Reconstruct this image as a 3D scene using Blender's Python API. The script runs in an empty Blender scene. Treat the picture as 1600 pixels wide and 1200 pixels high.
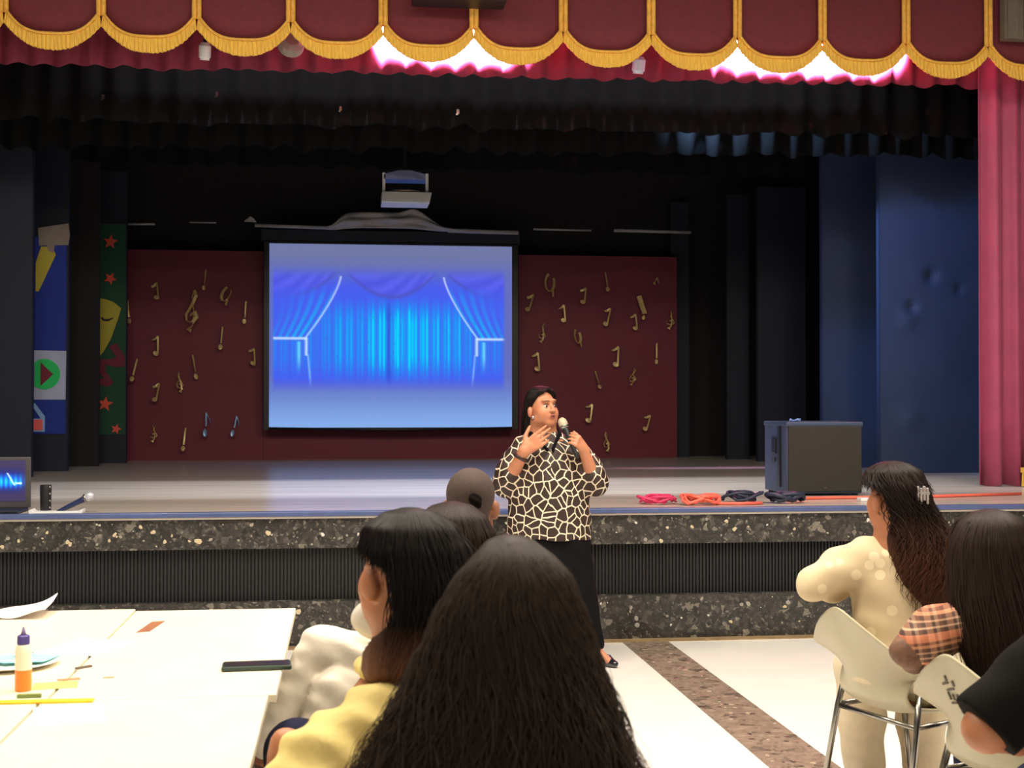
import bpy, bmesh, math, random
import numpy as np
from mathutils import Vector, Matrix, Euler
random.seed(7); np.random.seed(7)
scn = bpy.context.scene
COL = scn.collection
R = math.radians
# ------------------------------------------------------------------ camera, world, light
cam_d = bpy.data.cameras.new('camera'); cam = bpy.data.objects.new('camera', cam_d); COL.objects.link(cam)
cam.location = (0, 0, 1.5)
cam.rotation_euler = (R(90.818), 0, -math.atan(265/2100))
cam_d.sensor_width = 36; cam_d.lens = 47.25; cam_d.clip_end = 100
cam_d.dof.use_dof = True; cam_d.dof.focus_distance = 7.9; cam_d.dof.aperture_fstop = 7.5
scn.camera = cam
w = bpy.data.worlds.new('hall_ambient'); scn.world = w; w.use_nodes = True
w.node_tree.nodes['Background'].inputs[0].default_value = (1.0, .93, .84, 1)
w.node_tree.nodes['Background'].inputs[1].default_value = 0.16
vs = scn.view_settings
vs.view_transform = 'Standard'; vs.look = 'None'; vs.gamma = 1; vs.exposure = 0.0; vs.use_curve_mapping = False

def area(name, loc, size, power, color, rot=(0, 0, 0), size_y=None, spread=180):
    l = bpy.data.lights.new(name, 'AREA'); l.energy = power; l.color = color; l.size = size
    if size_y: l.shape = 'RECTANGLE'; l.size_y = size_y
    l.spread = R(spread)
    o = bpy.data.objects.new(name, l); COL.objects.link(o); o.location = loc; o.rotation_euler = rot
    return o
def spot(name, loc, target, power, color, angle=40, blend=.5, size=.06):
    l = bpy.data.lights.new(name, 'SPOT'); l.energy = power; l.color = color; l.spot_size = R(angle); l.spot_blend = blend
    l.shadow_soft_size = size
    o = bpy.data.objects.new(name, l); COL.objects.link(o); o.location = loc
    d = Vector(target)-Vector(loc); o.rotation_euler = d.to_track_quat('-Z', 'Y').to_euler()
    return o
WARM = (1.0, .86, .66)
# rows of ceiling lamps over the seats (warm) and in front of the stage (neutral)
for i, x in enumerate((-1.6, 1.2, 4.0)):
    area('hall_ceiling_light', (x, 3.0, 5.0), 1.2, 125, WARM)
    area('hall_ceiling_light', (x, 5.6, 5.0), 1.2, 172, (1.0, .9, .76))
area('hall_ceiling_light', (0.8, 0.2, 5.0), 1.6, 95, WARM)
# stage fittings: pink wash lamps behind the valance, blue wash on the right wing
for x, pw, wd in ((.86, 3200, .9), (3.72, 4300, 1.25)):
    area('pink_wash_bar', (x, 10.10, 4.50), wd, pw, (1.0, .58, 1.0), (R(78), 0, 0), .05, 74)
spot('blue_wing_spot', (2.5, 11.5, 4.35), (5.6, 12.5, 2.9), 700, (.34, .58, 1.0), 60, .9, .12)
area('stage_floor_fill', (1.3, 10.82, 5.5), 6.0, 130, (.92, .93, 1.0), (R(-8), 0, 0), .15, 95)  # added fill, not a known fitting: lifts the brightness of the stage floor

# ------------------------------------------------------------------ helpers
def new_obj(name, me, parent=None, mat=None):
    o = bpy.data.objects.new(name, me); COL.objects.link(o)
    if mat is not None and me is not None:
        me.materials.clear(); me.materials.append(mat)
    if parent is not None: o.parent = parent
    return o
def tag(o, label=None, cat=None, group=None, kind=None):
    if label: o['label'] = label
    if cat: o['category'] = cat
    if group: o['group'] = group
    if kind: o['kind'] = kind
    return o
def empty(name, loc=(0, 0, 0), rz=0.0):
    o = bpy.data.objects.new(name, None); COL.objects.link(o); o.location = loc; o.rotation_euler = (0, 0, rz)
    o.empty_display_size = .1
    return o
def mesh(name, v, f, smooth=False):
    me = bpy.data.meshes.new(name); me.from_pydata([tuple(map(float, p)) for p in v], [], f); me.update()
    if smooth: me.polygons.foreach_set('use_smooth', [True]*len(me.polygons))
    return me
class MB:
    def __init__(s): s.v = []; s.f = []
    def add(s, v, f):
        n = len(s.v); s.v += [tuple(p) for p in v]; s.f += [tuple(i+n for i in q) for q in f]; return s
    def box(s, x0, x1, y0, y1, z0, z1):
        v = [(x, y, z) for x in (x0, x1) for y in (y0, y1) for z in (z0, z1)]
        return s.add(v, [(0, 1, 3, 2), (4, 6, 7, 5), (0, 4, 5, 1), (2, 3, 7, 6), (0, 2, 6, 4), (1, 5, 7, 3)])
    def tube(s, pts, r, n=8, caps=True):
        pts = [Vector(p) for p in pts]; m = len(pts)
        rr = r if isinstance(r, (list, tuple)) else [r]*m
        prev = None; rings = []
        for i, p in enumerate(pts):
            t = (pts[min(i+1, m-1)]-pts[max(i-1, 0)]).normalized()
            if prev is None:
                a = Vector((0, 0, 1)) if abs(t.z) < .9 else Vector((1, 0, 0))
                u = t.cross(a).normalized()
            else:
                u = (prev-t*prev.dot(t)).normalized()
            prev = u; w_ = t.cross(u)
            rings.append([p+(u*math.cos(2*math.pi*k/n)+w_*math.sin(2*math.pi*k/n))*rr[i] for k in range(n)])
        v = [q for g in rings for q in g]; f = []
        for i in range(m-1):
            for k in range(n): f.append((i*n+k, i*n+(k+1) % n, (i+1)*n+(k+1) % n, (i+1)*n+k))
        if caps: f.append(tuple(range(n-1, -1, -1))); f.append(tuple((m-1)*n+k for k in range(n)))
        return s.add(v, f)
    def lathe(s, prof, n=20, c=(0, 0, 0), M=None):
        v = []; f = []; m = len(prof)
        for r, z in prof:
            for k in range(n):
                p = Vector((r*math.cos(2*math.pi*k/n), r*math.sin(2*math.pi*k/n), z))
                if M is not None: p = M @ p
                v.append(p+Vector(c))
        for i in range(m-1):
            for k in range(n): f.append((i*n+k, i*n+(k+1) % n, (i+1)*n+(k+1) % n, (i+1)*n+k))
        f.append(tuple(range(n-1, -1, -1))); f.append(tuple((m-1)*n+k for k in range(n)))
        return s.add(v, f)
    def ell(s, c, r, M=None, nu=12, nv=8):
        v = []; f = []
        for j in range(nv+1):
            th = math.pi*j/nv
            for i in range(nu):
                ph = 2*math.pi*i/nu
                p = Vector((r[0]*math.sin(th)*math.cos(ph), r[1]*math.sin(th)*math.sin(ph), r[2]*math.cos(th)))
                if M is not None: p = M @ p
                v.append(p+Vector(c))
        for j in range(nv):
            for i in range(nu): f.append((j*nu+i, (j+1)*nu+i, (j+1)*nu+(i+1) % nu, j*nu+(i+1) % nu))
        return s.add(v, f)
    def prism(s, poly, y0, y1, M=None):            # outline in the x,z plane, thickness along y
        n = len(poly); v = [Vector((x, y0, z)) for x, z in poly]+[Vector((x, y1, z)) for x, z in poly]
        if M is not None: v = [M @ p for p in v]
        f = [tuple(range(n)), tuple(range(2*n-1, n-1, -1))]+[(i, i+n, (i+1) % n+n, (i+1) % n) for i in range(n)]
        return s.add(v, f)
    def grid(s, fn, nu, nv):
        v = [fn(i/nu, j/nv) for j in range(nv+1) for i in range(nu+1)]
        f = [(j*(nu+1)+i, j*(nu+1)+i+1, (j+1)*(nu+1)+i+1, (j+1)*(nu+1)+i) for j in range(nv) for i in range(nu)]
        return s.add(v, f)
    def build(s, name, mat, parent=None, smooth=False, bevel=0, solid=0):
        me = mesh(name, s.v, s.f)
        bm = bmesh.new(); bm.from_mesh(me); bmesh.ops.recalc_face_normals(bm, faces=bm.faces); bm.to_mesh(me); bm.free()
        if smooth: me.polygons.foreach_set('use_smooth', [True]*len(me.polygons))
        o = new_obj(name, me, parent, mat)
        if solid:
            m = o.modifiers.new('solid', 'SOLIDIFY'); m.thickness = solid; m.offset = 0
        if bevel:
            m = o.modifiers.new('bevel', 'BEVEL'); m.width = bevel; m.segments = 2; m.limit_method = 'ANGLE'
        return o

def srgb(*c): return tuple((x/255/12.92 if x/255 <= .04045 else ((x/255+.055)/1.055)**2.4) for x in c)
def nodes(name):
    m = bpy.data.materials.new(name); m.use_nodes = True
    nt = m.node_tree; b = nt.nodes['Principled BSDF']
    return m, nt, b
def M_(name, col, rough=.6, metal=0, vary=.12, scale=12, bump=0, bscale=60, spec=.5, stretch=None, sheen=0, coat=0, trans=0, emit=None):
    m, nt, b = nodes(name); N = nt.nodes; L = nt.links
    tc = N.new('ShaderNodeTexCoord'); mp = N.new('ShaderNodeMapping'); L.new(tc.outputs['Object'], mp.inputs[0])
    if stretch: mp.inputs['Scale'].default_value = stretch
    nz = N.new('ShaderNodeTexNoise'); nz.inputs['Scale'].default_value = scale; nz.inputs['Detail'].default_value = 4
    L.new(mp.outputs[0], nz.inputs['Vector'])
    rp = N.new('ShaderNodeValToRGB'); L.new(nz.outputs['Fac'], rp.inputs[0])
    rp.color_ramp.elements[0].position = .3; rp.color_ramp.elements[1].position = .7
    rp.color_ramp.elements[0].color = (*[max(0, c*(1-vary)) for c in col], 1)
    rp.color_ramp.elements[1].color = (*[min(1, c*(1+vary)) for c in col], 1)
    L.new(rp.outputs[0], b.inputs['Base Color'])
    b.inputs['Roughness'].default_value = rough; b.inputs['Metallic'].default_value = metal
    b.inputs['Specular IOR Level'].default_value = spec
    if sheen: b.inputs['Sheen Weight'].default_value = sheen
    if coat: b.inputs['Coat Weight'].default_value = coat
    if trans: b.inputs['Transmission Weight'].default_value = trans
    if emit: b.inputs['Emission Color'].default_value = (*emit[0], 1); b.inputs['Emission Strength'].default_value = emit[1]
    if bump:
        n2 = N.new('ShaderNodeTexNoise'); n2.inputs['Scale'].default_value = bscale; n2.inputs['Detail'].default_value = 3
        L.new(mp.outputs[0], n2.inputs['Vector'])
        bp = N.new('ShaderNodeBump'); bp.inputs['Strength'].default_value = bump; bp.inputs['Distance'].default_value = .01
        L.new(n2.outputs['Fac'], bp.inputs['Height']); L.new(bp.outputs[0], b.inputs['Normal'])
    return m
def voronoi_stone(name, stops, scale, rough=.25, bump=0):
    m, nt, b = nodes(name); N = nt.nodes; L = nt.links
    tc = N.new('ShaderNodeTexCoord')
    nz = N.new('ShaderNodeTexNoise'); nz.inputs['Scale'].default_value = 9; nz.inputs['Detail'].default_value = 3
    L.new(tc.outputs['Object'], nz.inputs['Vector'])
    mx = N.new('ShaderNodeMix'); mx.data_type = 'VECTOR'; mx.inputs[0].default_value = .08
    L.new(tc.outputs['Object'], mx.inputs[4]); L.new(nz.outputs['Color'], mx.inputs[5])
    prev = None
    for sc_, wgt in ((scale, 1), (scale*2.6, .6)):
        vo = N.new('ShaderNodeTexVoronoi'); vo.inputs['Scale'].default_value = sc_; L.new(mx.outputs[1], vo.inputs['Vector'])
        sp = N.new('ShaderNodeSeparateColor'); L.new(vo.outputs['Color'], sp.inputs[0])
        rp = N.new('ShaderNodeValToRGB'); rp.color_ramp.interpolation = 'CONSTANT'
        el = rp.color_ramp.elements
        while len(el) > 1: el.remove(el[0])
        el[0].position = 0; el[0].color = (*stops[0][1], 1)
        for p, c in stops[1:]:
            e = el.new(p); e.color = (*c, 1)
        L.new(sp.outputs[0], rp.inputs[0])
        if prev is None: prev = rp.outputs[0]
        else:
            ml = N.new('ShaderNodeMix'); ml.data_type = 'RGBA'; ml.blend_type = 'MIX'; ml.inputs[0].default_value = .45
            L.new(prev, ml.inputs[6]); L.new(rp.outputs[0], ml.inputs[7]); prev = ml.outputs[2]
    L.new(prev, b.inputs['Base Color']); b.inputs['Roughness'].default_value = rough
    return m

# ------------------------------------------------------------------ materials of the place
m_floor = M_('white_floor', (.86, .83, .78), .16, vary=.03, scale=3)
m_strip = voronoi_stone('brown_terrazzo', [(0, srgb(140, 122, 108)), (.55, srgb(120, 104, 92)), (.75, srgb(155, 138, 122)), (.92, srgb(70, 58, 50))], 22, .22)
m_terr = voronoi_stone('dark_terrazzo', [(0, srgb(46, 44, 42)), (.45, srgb(62, 59, 56)), (.7, srgb(32, 31, 31)), (.86, srgb(92, 88, 82)), (.96, srgb(140, 134, 122))], 34, .3)
m_chip = [M_('stone_chip_'+n, srgb(*c), .35, vary=.08) for n, c in (('cream', (196, 180, 148)), ('grey', (150, 144, 134)), ('white', (206, 202, 194)), ('dark', (92, 84, 76)))]
m_dchip = [M_('stone_chip_brown', srgb(74, 60, 50), .3), M_('stone_chip_tan', srgb(168, 148, 128), .3)]
m_rib = M_('black_ribbing', srgb(24, 24, 27), .55, vary=.1, scale=5)
m_stage = M_('stage_vinyl', srgb(196, 188, 178), .24, vary=.14, scale=2.2, stretch=(.35, 4, 1), bump=.06, bscale=5)
m_nose = M_('blue_lit_nosing', srgb(74, 88, 132), .3, vary=.1)  # metal trim, with the blue light along the edge put into its colour
m_tan = M_('tan_threshold', srgb(150, 126, 92), .35, vary=.15)
m_black = M_('black_drape', (.004, .004, .0045), .9, vary=.2, spec=.15)
m_dark = M_('stage_black_wall', (.010, .010, .012), .8, vary=.2)
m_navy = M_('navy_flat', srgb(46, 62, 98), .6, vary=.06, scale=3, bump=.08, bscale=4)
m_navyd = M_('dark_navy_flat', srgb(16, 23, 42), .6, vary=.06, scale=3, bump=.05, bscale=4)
m_red = M_('red_panel', srgb(118, 36, 56), .6, vary=.05, scale=3)
m_burg = M_('burgundy_velvet', srgb(110, 33, 43), .75, vary=.1, scale=20, sheen=.15)
m_burg2 = M_('burgundy_border', srgb(130, 40, 66), .8, vary=.1, scale=8)
m_rose = M_('rose_curtain', srgb(168, 66, 104), .6, vary=.08, scale=6, sheen=.2)
m_gold = M_('gold_fringe', srgb(248, 194, 80), .55, vary=.18, scale=14, stretch=(14, 14, .6), bump=.5, bscale=24)
m_goldcord = M_('gold_cord', srgb(232, 176, 72), .5, vary=.15, scale=30, bump=.3)
m_foil = M_('gold_foil', srgb(250, 218, 150), .35, metal=.3, vary=.15)
m_foilb = M_('silver_blue_foil', srgb(150, 185, 225), .3, metal=.4)
m_wall = M_('hall_wall', srgb(150, 140, 122), .7, vary=.05)
m_white = M_('white_plastic', srgb(225, 226, 228), .45, vary=.03)
m_cloth = M_('grey_cloth', srgb(172, 170, 172), .8, vary=.1, bump=.3, bscale=10)
m_steel = M_('steel', srgb(150, 148, 142), .25, metal=1, vary=.06)
m_blackp = M_('black_plastic', srgb(24, 24, 27), .4, vary=.1)
m_bluep = M_('speaker_cabinet', srgb(58, 70, 96), .5, vary=.08)
m_grille = M_('speaker_grille', srgb(42, 38, 32), .6, vary=.15, scale=200, bump=.3, bscale=300)

# ------------------------------------------------------------------ the setting
def struct(o): o['kind'] = 'structure'; return o
SY, SZ = 8.40, .83                                   # stage front and stage height
XL, XR = -4.6, 7.2
o = struct(MB().box(XL-1, XR+1, -3.5, SY-.09, -.1, 0).build('floor', m_floor)); tag(o, 'glossy white tiled hall floor in front of the stage')
sp = struct(MB().box(1.745, 2.035, -3.5, SY-.10, .0, .003).build('floor_strip', m_strip)); tag(sp, 'brown terrazzo strip running across the white floor to the stage')
tr = struct(MB().box(XL-1, XR+1, SY-.11, SY+.02, 0, .006).build('trim_1', m_tan)); tag(tr, 'narrow tan threshold along the foot of the stage')
# chips in the floor strip
def chip_mesh(name, seed, flat='y'):
    rd = random.Random(seed); n = 7; t = .12
    ring = [(math.cos(2*math.pi*k/n)*rd.uniform(.6, 1.05), math.sin(2*math.pi*k/n)*rd.uniform(.55, 1)) for k in range(n)]
    v = []
    for s_, h in ((1, 0), (.82, t)):
        for a, b in ring: v.append((a*s_, -h, b*s_) if flat == 'y' else (a*s_, b*s_, h))
    f = [tuple(range(n, 2*n))]+[(k, (k+1) % n, (k+1) % n+n, k+n) for k in range(n)]
    return mesh(name, v, f)
cz = []
for i in range(4):
    me = chip_mesh('stone_chip', 30+i, 'z'); me.materials.append(m_dchip[i % 2]); cz.append(me)
for i in range(70):
    o = new_obj('stone_chip', random.choice(cz), sp); s_ = random.uniform(.010, .026)
    o.location = (random.uniform(1.77, 2.01), random.uniform(4.6, 8.2), .0025); o.scale = (s_, s_*random.uniform(.6, 1), .012); o.rotation_euler = (0, 0, random.uniform(0, 6))
# stage
st = struct(MB().box(XL, XR, SY-.02, 16.6, SZ-.04, SZ).build('stage_floor', m_stage)); tag(st, 'shiny grey stage floor with horizontal streaks')
fr = struct(MB().box(XL, XR, SY, SY+.3, .605, SZ-.04).build('stage_front', m_terr)); tag(fr, 'dark terrazzo stage front with a recessed black ribbed band')
MB().box(XL, XR, SY-.01, SY+.3, 0, .28).build('terrazzo_plinth', m_terr, fr)
MB().box(XL, XR, SY-.03, SY+.03, SZ-.028, SZ+.004).build('nosing', m_nose, fr, bevel=.006)
rb = MB().box(XL, XR, SY+.07, SY+.2, .28, .605)
x = XL
while x < XR:
    rb.box(x, x+.012, SY+.05, SY+.075, .28, .605); x += .022
o = rb.build('ribbed_panel', m_rib, fr); o['kind'] = 'stuff'
cy = []
for i in range(8):
    me = chip_mesh('stone_chip', 60+i, 'y'); me.materials.append(m_chip[(0, 1, 2, 1, 3, 1, 0, 3)[i]]); cy.append(me)
def chip(x, z, s_, k, y=SY):
    o = new_obj('stone_chip', cy[k], fr); o.location = (x, y+.0005, z); o.scale = (s_, .02, s_*random.uniform(.65, 1)); o.rotation_euler = (0, random.uniform(0, 6), 0)
for x, z, s_ in ((-1.37, .70, .02), (-1.14, .715, .02), (-.87, .655, .03), (-1.40, .665, .012), (-1.63, .645, .018), (-1.03, .69, .012), (-1.93, .67, .014), (-.45, .70, .022), (2.02, .62, .018), (2.5, .69, .02), (2.22, .71, .016)):
    chip(x, z, s_, 0)
for i in range(170):
    chip(random.uniform(-2.2, 4.6), random.uniform(.625, .775), random.choice((.006, .008, .010, .014, .018)), random.randrange(1, 8))
for i in range(105):
    chip(random.uniform(-.9, 4.4), random.uniform(.03, .26), random.choice((.006, .009, .012, .018, .024)), random.randrange(1, 8), SY-.01)
# stage house
o = struct(MB().box(XL, XR, 16.6, 16.7, SZ, 6.2).build('wall_back', m_dark)); tag(o, 'black back wall of the stage')
o = struct(MB().box(XL-.1, XL, 9.9, 16.7, SZ, 6.2).build('wall_left', m_dark)); tag(o, 'black left side wall of the stage')
o = struct(MB().box(XR, XR+.1, 9.9, 16.7, SZ, 6.2).build('wall_right', m_dark)); tag(o, 'black right side wall of the stage')
o = struct(MB().box(XL-.1, XR+.1, 9.7, 16.7, 6.2, 6.3).build('ceiling', m_dark)); tag(o, 'black ceiling over the stage')
o = struct(MB().box(XL-1, XR+1, 9.62, 9.72, 5.25, 6.6).build('wall_proscenium', m_wall)); tag(o, 'wall above the stage opening')
o = struct(MB().box(5.55, XR+1, 9.62, 9.72, SZ, 5.25).build('wall_proscenium_right', m_wall)); tag(o, 'wall beside the stage opening')
pl = MB().box(5.06, 5.62, 9.76, 9.84, 4.31, 5.25)
for k in range(4): pl.box(5.08+k*.13, 5.16+k*.13, 9.745, 9.765, 4.31, 5.25)
o = struct(pl.build('trim_2', M_('grey_pilaster', srgb(112, 102, 88), .7))); tag(o, 'ribbed grey pilaster head at the end of the scalloped valance')

# flats in the wings
def flat(x0, x1, y, z1, mat, label, dents=(), t=.09):
    def fn(u, v):
        px, pz = x0+(x1-x0)*u, SZ+(z1-SZ)*v
        d = sum(a*math.exp(-((px-dx)**2+(pz-dz)**2)/s**2) for dx, dz, s, a in dents)
        return (px, y+d, pz)
    n = 40 if dents else 2
    e = MB().grid(fn, n, n*2).box(x0, x1, y+.002+.03, y+t, SZ, z1)
    o = e.build('scenery_flat', mat, smooth=False)
    return struct(tag(o, label))
flat(5.10, 6.3, 12.3, 4.1, m_navy, 'large navy flat beside the rose curtain', ((5.62, 2.72, .07, .022), (5.42, 2.42, .06, .02), (5.38, 2.3, .09, -.012), (5.9, 2.6, .05, .012), (5.4, 1.35, .10, -.014), (5.75, 1.9, .25, -.01)))
flat(4.935, 5.9, 13.4, 4.1, m_navy, 'second navy flat in the right wing')
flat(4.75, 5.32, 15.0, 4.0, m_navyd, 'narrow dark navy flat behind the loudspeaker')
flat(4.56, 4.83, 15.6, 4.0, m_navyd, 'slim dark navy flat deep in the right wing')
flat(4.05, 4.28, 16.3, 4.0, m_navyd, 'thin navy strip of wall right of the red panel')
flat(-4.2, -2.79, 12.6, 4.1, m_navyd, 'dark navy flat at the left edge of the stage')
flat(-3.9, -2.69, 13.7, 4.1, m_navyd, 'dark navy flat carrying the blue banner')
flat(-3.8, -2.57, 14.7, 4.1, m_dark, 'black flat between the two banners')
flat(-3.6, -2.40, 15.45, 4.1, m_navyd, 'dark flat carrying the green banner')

# back panels
o = MB().box(-2.50, -.93, 16.15, 16.25, SZ, 3.30).build('red_backdrop', m_red); tag(o, 'dark red back panel left of the screen, hung with gold notes', 'panel', 'red back panels')
o = MB().box(2.12, 4.083, 16.15, 16.25, SZ, 3.30).build('red_backdrop', m_red); tag(o, 'dark red back panel right of the screen, hung with gold notes', 'panel', 'red back panels')
o = MB().box(-.93, 2.12, 16.2, 16.25, SZ, 1.26).build('red_backdrop', m_red); tag(o, 'low red panel under the projection screen', 'panel', 'red back panels')
# ------------------------------------------------------------------ drapes over the stage
va = empty('scalloped_valance', (0, 9.9, 5.1)); tag(va, 'burgundy scalloped valance edged with gold fringe along the top of the stage', 'valance')
PITCH = .669
def scallop(xc):
    hw = PITCH/2; n = 24
    def zin(t): return 4.130+.165*abs(t)**3.2
    def zout(t): return 4.012+.185*abs(t)**2.3
    pm = MB()
    pm.grid(lambda u, v: (xc+(u*2-1)*hw, -.012*math.cos((u*2-1)*1.5), (zin(u*2-1)-.02)*(1-v)+5.15*v-5.1), n, 6)
    pm.build('swag_panel', m_burg, va, smooth=True, solid=.008)
    rd = random.Random(int(xc*100)); fm = MB()
    top = []; bot = []
    N = 72
    for k in range(N+1):
        t = -1+2*k/N
        top.append((xc+t*(hw-.012), zin(t)-5.1)); bot.append((xc+t*hw, zout(t)-5.1+rd.uniform(-.004, .004)))
    v = [(a, -.034+.004*math.sin(k*1.7), b) for k, (a, b) in enumerate(top)]+[(a, -.045+.006*math.sin(k*2.1), b) for k, (a, b) in enumerate(bot)]
    f = [(k, k+1, k+N+2, k+N+1) for k in range(N)]
    fm.add(v, f); fm.build('gold_fringe', m_gold, va, solid=.014)
    cd = MB(); cd.tube([(xc+(-1+2*k/n)*(hw-.012), -.05, zin(-1+2*k/n)-5.1) for k in range(n+1)], .011, 6)
    cd.build('gold_cord', m_goldcord, va, smooth=True)
for i in range(-2, 12):
    xc = -2.385+PITCH*(i+.5)
    if i < 11 or True: scallop(xc)
for i in range(-2, 13):
    x = -2.385+PITCH*i; b = MB()
    b.tube([(x-.017, -.045, 4.27-5.1), (x-.017, -.045, .05)], .018, 8); b.tube([(x+.017, -.045, 4.27-5.1), (x+.017, -.045, .05)], .018, 8)
    b.build('vertical_trim', m_goldcord, va, smooth=True)

def pleated(name, x0, x1, y, z0, z1, amp, wl, mat, label, seed=1, hem=.015, slope=0., cat='curtain', taper=0):
    rd = random.Random(seed); n = int((x1-x0)/wl*10); ph = [rd.uniform(-.6, .6) for _ in range(n+2)]
    hj = [rd.uniform(-1, 1) for _ in range(n//5+3)]
    def fn(u, v):
        k = u*n; i = int(k); p = ph[i//4]+(ph[i//4+1]-ph[i//4])*((i % 4)/4)
        a = amp*(1-.55*v)
        yy = y+a*math.sin(2*math.pi*k/10+p)+a*.35*math.sin(2*math.pi*k/23+1.3)
        hz = hem*(hj[i//5]*(1-(i % 5)/5)+hj[i//5+1]*((i % 5)/5))+hem*.7*math.sin(2*math.pi*k/10+p+1)
        x = x0+(x1-x0)*u
        return (x, yy, z0+slope*(x-x0)+hz*(1-v)+(z1-z0-slope*(x-x0))*v)
    o = MB().grid(fn, n, 8).build(name, mat, smooth=True, solid=.006)
    return tag(o, label, cat)
pleated('pleated_border', -4.5, 5.7, 10.45, 4.025, 5.6, .035, .19, m_burg2, 'burgundy pleated border with pink stage light behind the scalloped valance', 3, slope=.008)
pleated('black_border', -4.5, 7.0, 11.2, 3.77, 5.9, .03, .25, m_black, 'black pleated border just behind the burgundy one', 4, hem=.025, slope=.007)
pleated('black_border', -4.5, 7.0, 12.0, 3.70, 5.9, .04, .25, m_black, 'second black border, its hem catching blue light at the right', 5, hem=.03, slope=.012)
pleated('black_border', -4.5, 7.0, 14.2, 3.98, 5.9, .03, .3, m_black, 'deepest black border above the projector', 6, hem=.02)
# rose side curtain
rc = pleated('side_curtain', 5.10, 6.4, 10.28, .84, 5.2, .055, .17, m_rose, 'rose pink pleated curtain hanging at the right end of the stage', 8, hem=.006)
b = MB()
for k in range(12): b.tube([(5.40+k*.011, 10.17, .835), (5.402+k*.011, 10.165, .95)], .006, 5)
b.box(5.39, 5.54, 10.16, 10.18, .945, .985)
tag(b.build('curtain_tassel', m_gold), 'gold fringed tassel end at the foot of the rose curtain', 'tassel')

# lamps and clips up there
def lamp(x, y, z, r, mat, label, tilt):
    e = empty('stage_lamp', (x, y, z)); tag(e, label, 'lamp')
    Mx = Euler((tilt, 0, .2)).to_matrix()
    MB().lathe([(r*.7, -.05), (r, -.03), (r, .05), (r*.6, .075)], 16, M=Mx).build('housing', mat, e, smooth=False)
    MB().lathe([(r*.8, -.055), (r*.8, -.05)], 16, M=Mx).build('lens', m_white, e)
    MB().tube([(0, 0, .06), (0, 0, .55)], .012, 6).build('hanger', m_blackp, e)
lamp(-1.023, 10.2, 4.115, .045, m_white, 'small white stage lamp hanging below the third gold scallop', .25)
lamp(2.279, 10.2, 4.115, .05, M_('pale_blue_lamp', srgb(190, 215, 235), .4), 'small pale blue stage lamp hanging right of centre', .25)
lamp(-.387, 10.2, 4.2, .10, M_('grey_lamp', srgb(150, 140, 130), .6), 'grey lamp half hidden behind the fourth gold scallop', 1.2)
hs = empty('hanging_loudspeaker', (.835, 9.68, 4.40)); tag(hs, 'black box hanging in front of the valance at the top edge', 'loudspeaker')
MB().box(-.34, .34, -.14, .12, -.005, .35).build('cabinet', m_blackp, hs, bevel=.015)
MB().lathe([(.015, -.006), (.015, .02)], 12, c=(.0, -.143, .03)).build('badge', m_steel, hs)
for x, z, lb in ((-1.92, 3.97, 'leftmost tiny clip on the black border'), (-1.02, 4.02, 'tiny clip on the black border under the white lamp'), (-.02, 3.93, 'tiny clip on the black border left of the pink light'), (.95, 3.93, 'tiny clip on the black border under the pink light')):
    tag(MB().box(x-.010, x+.012, 11.13, 11.16, z-.02, z+.018).box(x-.016, x, 11.13, 11.15, z-.03, z-.018).build('curtain_clip', m_steel), lb, 'clip', 'clips on the black border')

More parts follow.
